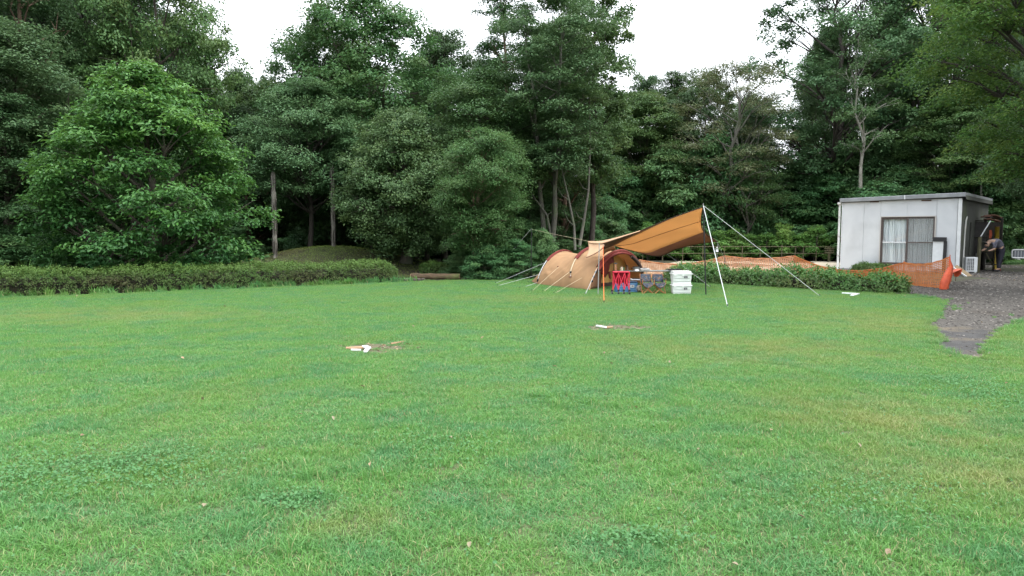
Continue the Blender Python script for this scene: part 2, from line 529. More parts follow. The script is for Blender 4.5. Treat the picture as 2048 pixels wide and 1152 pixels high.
M['gravel'] = mat('gravel', (0.040, 0.036, 0.031), 0.95, (0.088, 0.079, 0.069), 14, bump=0.9, bscale=45, col3=(0.05, 0.042, 0.034), scale3=0.7)
path_pts = [gp(1780, 575), gp(1800, 600), gp(1836, 650), gp(1850, 700), gp(1890, 735), gp(1975, 745), gp(2030, 690), gp(2090, 655), gp(2260, 640), V2(30, 14), V2(40, 26), V2(42, 41), V2(30, 41), V2(21, 37.5), V2(16.5, 30), V2(16.2, 24)]
sheet('gravel_path', path_pts, 0.004, M['gravel'], 'grey brown gravel path leading past the white cabin')
M['asphalt'] = mat('asphalt', (0.050, 0.048, 0.047), 0.85, (0.034, 0.032, 0.031), 5, bump=0.9, bscale=60, col3=(0.10, 0.08, 0.055), scale3=1.1)
slab = [gp(1846, 640), gp(1850, 665), gp(1872, 700), gp(1900, 722), gp(1968, 734), gp(1992, 706), gp(2008, 672), gp(1985, 664), gp(1930, 652), gp(1885, 656)]
sheet('paving', slab, 0.007, M['asphalt'], 'worn grey asphalt end of the gravel path')
M['sand'] = mat('sand', (0.46, 0.40, 0.31), 0.95, (0.38, 0.33, 0.25), 1.5, bump=0.3, bscale=30)
sheet('sand_yard', [gp(1200, 552), gp(1190, 523.5), gp(1300, 522.5), gp(1500, 522.5), gp(1700, 523), V2(20, 36.5), V2(17.5, 31), V2(14.5, 29), gp(1700, 556), gp(1450, 553)], 0.004, M['sand'],
      'pale bare sandy yard between the orange net and the bamboo fence')

def inside(x, y, poly):
    c = False
    j = len(poly) - 1
    for i in range(len(poly)):
        a, b = poly[i], poly[j]
        if (a.y > y) != (b.y > y) and x < (b.x - a.x) * (y - a.y) / (b.y - a.y) + a.x: c = not c
        j = i
    return c

# ------------------------------------------------------------------ grass (stuff)
def grass_mat(name, a, b, c, dry):
    m = bpy.data.materials.new(name); m.use_nodes = True
    nt = m.node_tree; N, Lk = nt.nodes, nt.links.new
    bs, out = N['Principled BSDF'], N['Material Output']
    bs.inputs['Roughness'].default_value = 0.5
    bs.inputs['Specular IOR Level'].default_value = 0.45
    at_ = N.new('ShaderNodeAttribute'); at_.attribute_name = 'tint'
    sp = N.new('ShaderNodeSeparateXYZ'); Lk(at_.outputs['Vector'], sp.inputs[0])
    geo = N.new('ShaderNodeNewGeometry')
    def noise(sc, lo, hi, det=3):
        n = N.new('ShaderNodeTexNoise'); n.inputs['Scale'].default_value = sc; n.inputs['Detail'].default_value = det
        Lk(geo.outputs['Position'], n.inputs['Vector'])
        r = N.new('ShaderNodeMapRange'); r.inputs['From Min'].default_value = lo; r.inputs['From Max'].default_value = hi
        Lk(n.outputs[0], r.inputs[0]); return r.outputs[0]
    def mix(f, x, y):
        q = N.new('ShaderNodeMix'); q.data_type = 'RGBA'
        Lk(f, q.inputs[0])
        for s, k in ((x, 6), (y, 7)):
            if isinstance(s, tuple): q.inputs[k].default_value = (*s, 1)
            else: Lk(s, q.inputs[k])
        return q.outputs[2]
    def mth(op, x, y):
        q = N.new('ShaderNodeMath'); q.operation = op; q.use_clamp = op != 'MULTIPLY_X'
        for s, k in ((x, 0), (y, 1)):
            if isinstance(s, (int, float)): q.inputs[k].default_value = s
            else: Lk(s, q.inputs[k])
        return q.outputs[0]
    c1 = mix(sp.outputs['X'], a, b)
    c2 = mix(mth('MULTIPLY', noise(1.7, 0.42, 0.66, 4), 0.8), c1, c)                 # cooler clumps
    sx = N.new('ShaderNodeSeparateXYZ'); Lk(geo.outputs['Position'], sx.inputs[0])
    xr = N.new('ShaderNodeMapRange'); xr.inputs['From Min'].default_value = 0.0; xr.inputs['From Max'].default_value = 7.0
    xr.inputs['To Max'].default_value = 0.22; Lk(sx.outputs['X'], xr.inputs[0])
    yel = mth('ADD', mth('MULTIPLY', noise(0.55, 0.50, 0.70, 6), 0.55), mth('MULTIPLY', xr.outputs[0], noise(1.1, 0.35, 0.6, 4)))
    def spot(cx, cy, rx, ry):
        v = N.new('ShaderNodeVectorMath'); v.operation = 'SUBTRACT'; v.inputs[1].default_value = (cx, cy, 0); Lk(geo.outputs['Position'], v.inputs[0])
        w = N.new('ShaderNodeVectorMath'); w.operation = 'MULTIPLY'; w.inputs[1].default_value = (1 / rx, 1 / ry, 0); Lk(v.outputs[0], w.inputs[0])
        l = N.new('ShaderNodeVectorMath'); l.operation = 'LENGTH'; Lk(w.outputs[0], l.inputs[0])
        r = N.new('ShaderNodeMapRange'); r.inputs['From Min'].default_value = 1.0; r.inputs['From Max'].default_value = 0.2; Lk(l.outputs['Value'], r.inputs[0])
        return mth('MULTIPLY', r.outputs[0], mth('MULTIPLY', noise(2.2, 0.3, 0.65, 5), 0.8))
    c3 = mix(yel, c2, (a[0] * 1.9, a[1] * 1.2, a[2] * 1.0))
    # worn, drier places of this lawn
    for (px_, py_, rx, ry) in ((1775, 835, 1.5, 1.3), (200, 632, 4.0, 1.6), (1790, 650, 1.8, 3.0), (1980, 950, 1.2, 1.0), (680, 1050, .4, .3), (1500, 700, 2.5, 1.5), (1120, 600, 3.5, 1.2)):
        g_ = gp(px_, py_)
        c3 = mix(spot(g_.x, g_.y, rx, ry), c3, (0.24, 0.28, 0.085))
    c4 = mix(sp.outputs['Y'], c3, dry)
    Lk(c4, bs.inputs['Base Color'])
    tr = N.new('ShaderNodeBsdfTranslucent'); Lk(c4, tr.inputs['Color'])
    ms = N.new('ShaderNodeMixShader'); ms.inputs[0].default_value = 0.35
    Lk(bs.outputs[0], ms.inputs[1]); Lk(tr.outputs[0], ms.inputs[2]); Lk(ms.outputs[0], out.inputs[0])
    return m
M['grass'] = grass_mat('grass', (0.086, 0.222, 0.050), (0.148, 0.338, 0.076), (0.080, 0.238, 0.090), (0.38, 0.34, 0.17))

def blades(rg, n, size, hmin, hmax, wid, lean, dry=0.06, seg=3, disc=False):
    if disc:
        r = size * rg.uniform(0, 1, n) ** 0.5; t = rg.uniform(0, 6.283, n)
        x, y = r * np.cos(t), r * np.sin(t)
    else:
        x = rg.uniform(-size / 2, size / 2, n) * 1.1; y = rg.uniform(-size / 2, size / 2, n) * 1.1
    h = rg.uniform(hmin, hmax, n) * (0.75 + 0.35 * np.sin(x * 11 + 1) * np.cos(y * 13))
    a = rg.uniform(0, 2 * np.pi, n)
    ln = np.abs(rg.normal(0, lean, n)) * h
    dx, dy = np.cos(a), np.sin(a)
    sx, sy = -dy, dx
    b = a + rg.normal(0, 0.9, n)
    sx, sy = -np.sin(b), np.cos(b)
    w = wid * rg.uniform(0.6, 1.3, n)
    V = []
    for k in range(seg):
        t = k / seg
        cx, cy, cz = x + dx * ln * t * t, y + dy * ln * t * t, h * t * (1 - 0.25 * t * np.minimum(1, ln / h))
        ww = w * (1 - 0.75 * t * t) / 2
        V.append(np.stack([cx - sx * ww, cy - sy * ww, cz], 1)); V.append(np.stack([cx + sx * ww, cy + sy * ww, cz], 1))
    cz = h * (1 - 0.25 * np.minimum(1, ln / h))
    V.append(np.stack([x + dx * ln, y + dy * ln, cz], 1))
    V = np.stack(V, 1)
    k = 2 * seg + 1
    return V.reshape(-1, 3), k, (rg.uniform(0, 1, n), (rg.uniform(0, 1, n) < dry).astype(np.float32) * rg.uniform(0.5, 1, n))

def blade_object(name, rg, V, k, tint, seg, places, mat_, label, kind='stuff'):
    n = len(V) // k
    tri_quads = [(2 * i, 2 * i + 1, 2 * i + 3, 2 * i + 2) for i in range(seg - 1)] + [(2 * seg - 2, 2 * seg - 1, 2 * seg)]
    loops, starts, c = [], [], 0
    base = (np.arange(n) * k)[:, None]
    flat = np.array([i for f in tri_quads for i in f])
    lens = [len(f) for f in tri_quads]
    per = len(flat)
    idx = (base + flat[None]).reshape(-1).astype(np.int32)
    offs = np.concatenate([[0], np.cumsum(lens)[:-1]])
    ls = ((np.arange(n) * per)[:, None] + offs[None]).reshape(-1).astype(np.int32)
    me = bpy.data.meshes.new(name)
    npl = len(places)
    me.vertices.add(len(V) + npl)
    PL = np.array([p[0] for p in places], np.float32).reshape(-1, 3)
    me.vertices.foreach_set('co', np.concatenate([V, PL]).astype(np.float32).ravel())
    me.loops.add(len(idx)); me.loops.foreach_set('vertex_index', idx)
    me.polygons.add(len(ls)); me.polygons.foreach_set('loop_start', ls)
    T = np.zeros((len(V) + npl, 3), np.float32)
    T[:len(V), 0] = np.repeat(tint[0], k); T[:len(V), 1] = np.repeat(tint[1], k)
    me.attributes.new('tint', 'FLOAT_VECTOR', 'POINT').data.foreach_set('vector', T.ravel())
    S = np.zeros(len(V) + npl, np.float32); S[len(V):] = 1
    me.attributes.new('place', 'FLOAT', 'POINT').data.foreach_set('value', S)
    RO = np.zeros((len(V) + npl, 3), np.float32); RO[len(V):, 2] = [p[1] for p in places]
    me.attributes.new('turn', 'FLOAT_VECTOR', 'POINT').data.foreach_set('vector', RO.ravel())
    SCL = np.ones((len(V) + npl, 3), np.float32); SCL[len(V):] = [p[2] for p in places]
    me.attributes.new('size', 'FLOAT_VECTOR', 'POINT').data.foreach_set('vector', SCL.ravel())
    me.materials.append(mat_)
    me.update()
    o = link(name, me)
    ng = bpy.data.node_groups.new(name, 'GeometryNodeTree')
    ng.interface.new_socket('Geometry', in_out='INPUT', socket_type='NodeSocketGeometry')
    ng.interface.new_socket('Geometry', in_out='OUTPUT', socket_type='NodeSocketGeometry')
    N, Lk = ng.nodes, ng.links.new
    gi, go = N.new('NodeGroupInput'), N.new('NodeGroupOutput')
    sep = N.new('GeometryNodeSeparateGeometry'); sep.domain = 'POINT'
    def attr(nm, ty):
        q = N.new('GeometryNodeInputNamedAttribute'); q.data_type = ty; q.inputs[0].default_value = nm
        return [s for s in q.outputs if s.enabled and s.name == 'Attribute'][0]
    cmpn = N.new('FunctionNodeCompare'); cmpn.data_type = 'FLOAT'; cmpn.operation = 'GREATER_THAN'; cmpn.inputs[1].default_value = 0.5
    Lk(attr('place', 'FLOAT'), cmpn.inputs[0])
    Lk(gi.outputs[0], sep.inputs[0]); Lk(cmpn.outputs[0], sep.inputs[1])
    ins = N.new('GeometryNodeInstanceOnPoints')
    Lk(sep.outputs[0], ins.inputs['Points']); Lk(sep.outputs[1], ins.inputs['Instance'])
    Lk(attr('turn', 'FLOAT_VECTOR'), ins.inputs['Rotation']); Lk(attr('size', 'FLOAT_VECTOR'), ins.inputs['Scale'])
    Lk(ins.outputs[0], go.inputs[0])
    md = o.modifiers.new('spread', 'NODES'); md.node_group = ng
    return tag(o, label, kind=kind)

dirt_spots = [(gp(748, 697), 0.80, 0.46), (gp(1232, 656), 0.80, 0.50)]   # worn soil round the two site markers
def in_dirt(x, y):
    for c, a, b in dirt_spots:
        if ((x - c.x) / a) ** 2 + ((y - c.y) / b) ** 2 < 0.55 + .25 * math.sin(x * 9) * math.sin(y * 11): return rnd.random() < .93
    return False

rg = np.random.default_rng(5)
rnd = random.Random(11)
cell = 0.215
places = [[] for _ in range(6)]
y = 1.6
while y < 25:
    halfw = y * 0.80 + 1.5
    x = -halfw
    while x < halfw:
        jx, jy = x + rnd.uniform(-.06, .06), y + rnd.uniform(-.06, .06)
        ok = inside(jx, jy, lawn_edge) and not in_dirt(jx, jy)
        if ok:
            nz = math.sin(jx * 1.3 + 2 * math.sin(jy * .7)) * math.sin(jy * 1.1 + 1.5 * math.sin(jx * .9))
            sz = 1.0 + 0.25 * nz + rnd.uniform(-.12, .12)
            places[rnd.randrange(6)].append(((jx, jy, 0.008), rnd.uniform(0, 6.283), (1.25, 1.25, sz)))
        x += cell
    y += cell
for i in range(6):
    V, k, ti = blades(rg, 780, cell, 0.018, 0.047, 0.0038, 0.85, 0.09, 3)
    blade_object('grass', rg, V, k, ti, 3, places[i], M['grass'], 'short mown green grass covering the lawn')
# longer tufts, a few big ones as in the photo
tp = []
for c, r, n in ((gp(730, 950), 0.22, 16), (gp(1180, 808), 0.3, 12), (gp(1110, 790), 0.2, 8), (gp(1630, 760), .3, 6), (gp(1430, 960), .35, 9), (gp(420, 1050), .4, 12), (gp(1290, 1080), .35, 9), (gp(150, 1080), .35, 8)):
    for q in range(n):
        tp.append(((c.x + rnd.gauss(0, r), c.y + rnd.gauss(0, r * .8), 0.0), rnd.uniform(0, 6.28), (rnd.uniform(.5, .95),) * 3))
for q in range(700):
    yy = 2.2 + 18 * rnd.random() ** 1.3; xx = rnd.uniform(-1, 1) * (yy * .76)
    if inside(xx, yy, lawn_edge): tp.append(((xx, yy, 0.0), rnd.uniform(0, 6.28), (rnd.uniform(.35, .65),) * 3))
for c, a, b in dirt_spots:
    for q in range(75):
        t_, r_ = rnd.uniform(0, 6.283), math.sqrt(rnd.uniform(.12, 1.25))
        tp.append(((c.x + a * r_ * math.cos(t_), c.y + b * r_ * math.sin(t_), 0.0), rnd.uniform(0, 6.28), (rnd.uniform(.25, .5),) * 3))
# fringe along the lawn edges and ragged tufts on the path's edge
for i in range(2, len(lawn_edge) - 3):
    a, b = lawn_edge[i], lawn_edge[i + 1]
    onpath = a.x > 9 and a.y < 22
    n = int((b - a).length / (0.05 if onpath else 0.11))
    for q in range(min(n, 90)):
        p = a.lerp(b, rnd.random())
        sg_ = .06 if not onpath or q % 2 else .22
        tp.append(((p.x + rnd.gauss(0, sg_), p.y + rnd.gauss(0, sg_), 0.0), rnd.uniform(0, 6.28), (rnd.uniform(.45, 1.0) * (.7 if sg_ > .1 else 1),) * 3))
V, k, ti = blades(rg, 80, 0.085, 0.06, 0.14, 0.0048, 0.9, 0.08, 4, disc=True)
blade_object('grass_tufts', rg, V, k, ti, 4, tp, M['grass'], 'longer grass tufts scattered over the lawn and along its edges')
# weeds at the foot of the left hedge
wp = []
for i in range(150):
    t = rnd.random()
    px = 500 + 330 * t if i % 2 else rnd.uniform(0, 800)
    b = gp(px, 597 - px * 0.0385 - 1.5)
    wp.append(((b.x, b.y + rnd.uniform(-.1, .1), 0), rnd.uniform(0, 6.28), (rnd.uniform(1.0, 2.1),) * 3))
V, k, ti = blades(rg, 26, 0.06, 0.06, 0.14, 0.012, 0.8, 0.03, 4, disc=True)
blade_object('weeds', rg, V, k, ti, 4, wp, M['grass'], 'fresh green weeds growing at the foot of the clipped hedge')

# clover (stuff) and dead leaves
cl = []
for c, rx, ry, n in ((gp(175, 960), 0.8, 0.42, 1300), (gp(60, 940), .5, .4, 500), (gp(330, 925), .4, .3, 400), (gp(590, 1010), .2, .15, 250), (gp(1290, 1090), .25, .12, 260), (gp(1990, 800), .5, .9, 900), (gp(1940, 780), .4, .6, 500), (gp(1130, 800), .5, .4, 400), (gp(880, 900), .5, .4, 350), (gp(1700, 1000), .6, .4, 500)):
    cl.append(np.stack([rg.normal(c.x, rx * .6, n), rg.normal(c.y, ry * .6, n), rg.uniform(.03, .062, n)], 1))
n = 2600
yy = 2.4 + 12 * rg.uniform(0, 1, n) ** 1.2
cl.append(np.stack([rg.uniform(-.78, .78, n) * yy, yy, rg.uniform(.025, .05, n)], 1))
C = np.concatenate(cl)
C = C[[inside(p[0], p[1], lawn_edge) for p in C]]
n = len(C)
Nn = unit(np.array([0, 0, 1.0]) + rg.normal(0, .3, (n, 3)))
D = sph(rg, n); D = unit(D - Nn * np.sum(D * Nn, 1, keepdims=True))
M['clover'] = leaf_mat('clover', (0.075, 0.20, 0.060), (0.125, 0.29, 0.095), (0.11, 0.27, 0.10), transl=0.35)
me = leaf_mesh('clover', C, Nn, D, rg.uniform(.014, .028, n), rg.uniform(.012, .024, n), (rg.uniform(0, 1, n), rg.uniform(0, .6, n)), M['clover'], 'l')
tag(link('clover', me), 'low clover patches with round leaves in the lawn', kind='stuff')
n = 500
yy = 3.0 + 15 * rg.uniform(0, 1, n); xx = rg.uniform(-.75, .75, n) * yy
C = np.stack([xx, yy, rg.uniform(.03, .05, n)], 1)
Cp = np.stack([rg.uniform(15.5, 26, 900), rg.uniform(13, 33, 900), np.full(900, .018)], 1)
Cp = Cp[[inside(p[0], p[1], path_pts) and not inside(p[0], p[1], lawn_edge) for p in Cp]]
Cd = np.concatenate([np.stack([rg.normal(c.x, a * .5, 60), rg.normal(c.y, b * .5, 60), np.full(60, .022)], 1) for c, a, b in dirt_spots])
C = np.concatenate([C[:70], Cp, Cd])
n = len(C)
Nn = unit(np.array([0, 0, 1.0]) + rg.normal(0, .35, (n, 3)))
D = sph(rg, n); D = unit(D - Nn * np.sum(D * Nn, 1, keepdims=True))
M['dead_leaf'] = leaf_mat('dead_leaf', (0.16, 0.10, 0.05), (0.34, 0.26, 0.14), (0.22, 0.2, 0.12), transl=0.1)
me = leaf_mesh('fallen_leaves', C, Nn, D, rg.uniform(.03, .07, n), rg.uniform(.015, .035, n), (rg.uniform(0, 1, n), rg.uniform(0, 1, n)), M['dead_leaf'], 'l')
tag(link('fallen_leaves', me), 'dry brown fallen leaves on the path and lawn', kind='stuff')

# gravel stones (stuff)
S = []
while len(S) < 17000:
    yy = 8.2 + 27 * rnd.random() ** 1.9; xx = rnd.uniform(5, 27)
    if inside(xx, yy, path_pts) and not inside(xx, yy, lawn_edge) and not (inside(xx, yy, slab) and rnd.random() < .45):
        S.append((xx, yy, 0.008))
S = np.array(S); n = len(S)
oct_ = np.array([(1, 0, 0), (0, 1, 0), (-1, 0, 0), (0, -1, 0), (0, 0, .7), (0, 0, -.7)], float)
sz = rg.uniform(.008, .030, n) * (0.7 + S[:, 1] / 30)
th = rg.uniform(0, 6.28, n)
V = oct_[None] * (1 + rg.normal(0, .2, (n, 6, 3)))
Vx = V[:, :, 0] * np.cos(th)[:, None] - V[:, :, 1] * np.sin(th)[:, None] * .7
Vy = V[:, :, 0] * np.sin(th)[:, None] + V[:, :, 1] * np.cos(th)[:, None] * .7
V = np.stack([Vx, Vy, V[:, :, 2] * .6], 2) * sz[:, None, None] + S[:, None]
F3 = np.array([(0, 1, 4), (1, 2, 4), (2, 3, 4), (3, 0, 4), (1, 0, 5), (2, 1, 5), (3, 2, 5), (0, 3, 5)])
idx = (F3[None] + (np.arange(n) * 6)[:, None, None]).reshape(-1).astype(np.int32)
me = bpy.data.meshes.new('gravel')
me.vertices.add(n * 6); me.vertices.foreach_set('co', V.astype(np.float32).ravel())
me.loops.add(len(idx)); me.loops.foreach_set('vertex_index', idx)
me.polygons.add(n * 8); me.polygons.foreach_set('loop_start', np.arange(0, len(idx), 3, dtype=np.int32))
T = np.zeros((n, 6, 3), np.float32); T[:, :, 0] = rg.uniform(0, 1, n)[:, None]; T[:, :, 1] = (rg.uniform(0, 1, n) < .16)[:, None] * 1.0
me.attributes.new('tint', 'FLOAT_VECTOR', 'POINT').data.foreach_set('vector', T.ravel())
M['stone'] = leaf_mat('stone', (0.055, 0.050, 0.045), (0.15, 0.14, 0.13), (0.27, 0.25, 0.225), transl=0.0, rough=.9, spec=.2)
me.materials.append(M['stone']); me.update()
tag(link('gravel', me), 'loose gravel and chippings lying on the path', kind='stuff')

# worn soil patches
for i, (c, a, b) in enumerate(dirt_spots):
    pts = []
    for q in range(28):
        t = q / 28 * 6.283
        rr = 1 + .22 * math.sin(3 * t + i) + .13 * math.sin(7 * t) + rnd.uniform(-.08, .08)
        pts.append(V2(c.x + a * rr * math.cos(t), c.y + b * rr * math.sin(t)))
    M['soil'] = M.get('soil') or mat('soil', (0.105, 0.078, 0.046), 0.95, (0.06, 0.085, 0.034), 7, bump=.7, bscale=50)
    sheet('bare_soil', pts, 0.014, M['soil'], 'worn patch of bare brown soil round the %s site marker' % ('nearer' if i == 0 else 'farther'))

# ------------------------------------------------------------------ hedges
def hedge(name, label, cat, line, wid, hgt, leaf, n_per_m, ll, lw, seed=1, group=None, flat_top=True, twig=True, inner=0.3, wob=0.12, sprig=.04):
    rg = np.random.default_rng(seed)
    pts = np.array([(p.x, p.y) for p in line]); seg = np.diff(pts, axis=0); sl = np.linalg.norm(seg, axis=1); cum = np.concatenate([[0], np.cumsum(sl)])
    tot = cum[-1]
    per = 9
    nc = int(tot * n_per_m / per)
    s = rg.uniform(0, tot, nc)
    i = np.clip(np.searchsorted(cum, s) - 1, 0, len(sl) - 1)
    t = (s - cum[i]) / sl[i]
    c = pts[i] + seg[i] * t[:, None]
    nrm = np.stack([-seg[i][:, 1], seg[i][:, 0]], 1) / sl[i][:, None]
    # cross-section: rounded box round a half ellipse, superellipse p
    th = rg.uniform(0, np.pi, nc)
    ct, st = np.cos(th), np.sin(th)
    p = 2 / (3.4 if flat_top else 2.2)
    ex = np.sign(ct) * np.abs(ct) ** p; ez = np.abs(st) ** p
    wb = 1 + wob * (np.sin(s * 2.1 + seed) * .5 + np.sin(s * 5.3 + 2 * ex + seed) * .35 + np.sin(s * 11.7 + 3 * ez) * .25)
    endf = np.clip(np.minimum(s, tot - s) / (wid * .7), 0.02, 1) ** .45
    r = np.where(rg.uniform(0, 1, nc) < inner, rg.uniform(.6, .95, nc), 1 + np.abs(rg.normal(0, sprig, nc))) * wb
    X = ex * wid / 2 * r * endf
    Z = ez * hgt * r * (0.55 + 0.45 * endf)
    Pc = np.stack([c[:, 0] + nrm[:, 0] * X, c[:, 1] + nrm[:, 1] * X, Z], 1)
    O = np.stack([nrm[:, 0] * ex, nrm[:, 1] * ex, ez * 1.1 + .35], 1)
    idx = np.repeat(np.arange(nc), per)
    n = len(idx)
    s, Z, O = s[idx], Z[idx], O[idx]
    k = rg.uniform(0, 1, n)
    C = Pc[idx] + rg.normal(0, ll * .62, (n, 3)) + unit(O) * (k[:, None] - .6) * ll * 1.6
    C[:, 2] = np.maximum(C[:, 2], .01)
    Nn = unit(unit(O) + rg.normal(0, .5, (n, 3)))
    D = sph(rg, n) + unit(O) * .7; D = unit(D - Nn * np.sum(D * Nn, 1, keepdims=True))
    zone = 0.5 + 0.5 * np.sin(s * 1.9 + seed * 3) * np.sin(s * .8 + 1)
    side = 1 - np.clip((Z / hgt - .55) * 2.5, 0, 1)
    tint = (np.clip(rg.uniform(0, 1, n) * .7 + .5 * (Z / hgt > .8), 0, 1), np.clip(side * (zone * .8) + rg.normal(0, .15, n), 0, 1))  # brightens top leaves: light from above put into the tint
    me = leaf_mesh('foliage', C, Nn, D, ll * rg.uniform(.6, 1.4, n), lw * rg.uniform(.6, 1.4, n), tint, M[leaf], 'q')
    o = empty(name, (0, 0, 0), 0, label, cat, group)
    link('foliage', me, o)
    mb = MB(); rr = random.Random(seed)
    for q in range(int(tot * 16)):
        k = rr.randrange(len(sl)); tt = rr.random()
        b = Vector((*(pts[k] + seg[k] * tt), 0)); nv = Vector((-seg[k][1], seg[k][0], 0)).normalized()
        b0 = b + nv * rr.uniform(-.25, .25) * wid
        e = b + nv * rr.uniform(-.47, .47) * wid + Vector((rr.uniform(-.15, .15), rr.uniform(-.1, .1), hgt * rr.uniform(.45, .95)))
        mb.tube([b0, b0.lerp(e, .5) + Vector((rr.uniform(-.04, .04), rr.uniform(-.04, .04), 0)), e], [.009, .006, .002], 4, cap=False)
    mb.build('stems', M['bark_red'], o)
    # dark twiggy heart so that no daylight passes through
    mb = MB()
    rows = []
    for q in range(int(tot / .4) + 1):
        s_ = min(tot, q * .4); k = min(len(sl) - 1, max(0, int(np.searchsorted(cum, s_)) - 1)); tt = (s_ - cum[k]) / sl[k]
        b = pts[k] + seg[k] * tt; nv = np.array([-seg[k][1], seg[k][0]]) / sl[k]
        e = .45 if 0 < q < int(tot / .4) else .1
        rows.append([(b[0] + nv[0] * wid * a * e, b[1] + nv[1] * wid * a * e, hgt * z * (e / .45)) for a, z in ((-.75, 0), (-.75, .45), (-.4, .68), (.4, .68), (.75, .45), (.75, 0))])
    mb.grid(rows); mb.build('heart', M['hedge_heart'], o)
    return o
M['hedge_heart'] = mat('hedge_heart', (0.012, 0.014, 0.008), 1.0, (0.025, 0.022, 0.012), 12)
bl = [gp(px, 597 - px * 0.0385 - 2) for px in range(-240, 791, 80)] + [gp(788, 564.5)]
off = Vector((0, 0.40, 0))
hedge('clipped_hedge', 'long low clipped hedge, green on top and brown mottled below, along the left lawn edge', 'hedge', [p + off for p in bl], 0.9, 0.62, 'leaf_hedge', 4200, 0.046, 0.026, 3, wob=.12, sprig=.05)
hedge('azalea_bush', 'small rounded clipped bush behind the lying log', 'bush', [gp(838, 553) + Vector((0, .3, 0)), gp(895, 552) + Vector((0, .3, 0))], 1.0, 0.52, 'leaf_hedge', 6500, 0.045, 0.026, 8, flat_top=False)
rl = [gp(1330, 563), gp(1440, 569), gp(1560, 576), gp(1700, 584), gp(1826, 590)]
hedge('shrub_hedge', 'loose glossy green shrub hedge in front of the orange net', 'hedge', [p + Vector((.1, .42, 0)) for p in rl], 0.85, 0.44, 'leaf_bright_hedge', 3000, 0.078, 0.036, 5, flat_top=False, wob=.26, sprig=.12)
hedge('low_shrub', 'low bright shrub against the foot of the white cabin wall', 'bush', [V2(14.0, 29.2), V2(15.1, 28.2)], 0.5, 0.24, 'leaf_bright_hedge', 4200, 0.06, 0.028, 6, flat_top=False, wob=.3)
# ------------------------------------------------------------------ trees
T = {}
T['broad'] = make_tree(21, 9.5, 13.5, .14, 'round', 'leaf_mid', lobes=30, lobe_r=.34, clumps=19, cr=.6, nl=120, ll=.16, lw=.09, flat=.45, tr=.22, squash=.75, ct=.8)
T['broad2'] = make_tree(22, 9.0, 14.5, .14, 'egg', 'leaf_dark', lobes=30, lobe_r=.32, clumps=18, cr=.6, nl=115, ll=.16, lw=.09, flat=.42, tr=.2, squash=.75, ct=.8)
T['layer'] = make_tree(23, 7.0, 9.0, .10, 'egg', 'leaf_mid', lobes=32, lobe_r=.36, clumps=18, cr=.55, nl=120, ll=.13, lw=.065, flat=.2, up=1.6, squash=.34, tr=.12, droop=.2, fill=.3, jitter=.4, ct=.8)
T['layer_cool'] = make_tree(24, 6.5, 9.5, .08, 'egg', 'leaf_cool', lobes=32, lobe_r=.36, clumps=17, cr=.55, nl=115, ll=.13, lw=.065, flat=.28, up=1.4, squash=.5, tr=.13, droop=.25, fill=.3, jitter=.45)
T['hang'] = make_tree(30, 7.5, 9.5, .40, 'dome', 'leaf_cool', 'bark_dark', lobes=34, lobe_r=.34, clumps=19, cr=.5, nl=115, ll=.12, lw=.06, flat=.35, up=1.2, squash=.6, tr=.12, droop=.45, fill=.25, ct=.8)
T['tall'] = make_tree(25, 5.2, 14.5, .28, 'column', 'leaf_mid', 'bark_dark', lobes=24, lobe_r=.48, clumps=12, cr=.45, nl=120, ll=.17, lw=.085, flat=.5, tr=.16, squash=.75, fill=.1)
T['open'] = make_tree(26, 10, 15.5, .2, 'round', 'leaf_cool', 'bark_dark', lobes=42, lobe_r=.25, clumps=14, cr=.5, nl=110, ll=.16, lw=.08, flat=.5, tr=.24, squash=.8, fill=.1)
T['shrub'] = make_tree(27, 3.6, 2.7, .0, 'dome', 'leaf_bush', lobes=20, lobe_r=.4, clumps=12, cr=.34, nl=110, ll=.12, lw=.06, flat=.35, up=1.2, tr=.04, stems=3, squash=.7)
T['shrub2'] = make_tree(28, 3.8, 3.2, .0, 'dome', 'leaf_bush', lobes=22, lobe_r=.38, clumps=11, cr=.36, nl=110, ll=.13, lw=.055, flat=.2, up=1.6, tr=.04, stems=3, squash=.45, droop=.2)
T['conifer'] = make_tree(29, 5.5, 13.5, .10, 'egg', 'leaf_dark', 'bark_red', lobes=38, lobe_r=.34, clumps=12, cr=.5, nl=115, ll=.15, lw=.05, flat=.28, up=1.2, squash=.5, tr=.15, droop=.3, fill=.25)

def tree_px(tpl, label, px, Y, top, wpx, rz=0.0, group=None, name='leafy_tree', cat='tree', mirror=False, dz=None):
    x = (px - 1024) / F * Y
    z0 = gz(x, Y) if dz is None else dz
    H = EYE + (465 - top) / F * Y - z0
    w = wpx / F * Y
    return put_tree(tpl, name, label, (x, Y, z0 - .03), w, H, rz, cat, group, mirror)

# the trees that one can single out
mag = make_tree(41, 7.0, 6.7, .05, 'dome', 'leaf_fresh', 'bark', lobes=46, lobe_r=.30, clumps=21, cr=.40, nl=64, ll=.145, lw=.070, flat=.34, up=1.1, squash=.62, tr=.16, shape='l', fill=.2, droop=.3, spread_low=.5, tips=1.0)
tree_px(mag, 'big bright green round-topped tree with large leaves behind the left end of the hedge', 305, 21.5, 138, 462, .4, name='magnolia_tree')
M['leaf_dome'] = leaf_mat('leaf_dome', (0.052, 0.125, 0.044), (0.105, 0.205, 0.075), (0.12, 0.20, 0.055), transl=.25, spec=.3)
cam_t = make_tree(42, 4.6, 5.0, .07, 'egg', 'leaf_dome', 'bark', lobes=60, lobe_r=.27, clumps=22, cr=.27, nl=88, ll=.082, lw=.042, flat=.6, up=.6, squash=.9, tr=.14, fill=.2, spread_low=.7)
tree_px(cam_t, 'dense dome-shaped evergreen with tiny leaves whose skirt hangs over the dark mound edge', 812, 27.2, 226, 300, 1.1, name='evergreen_tree', dz=.55)
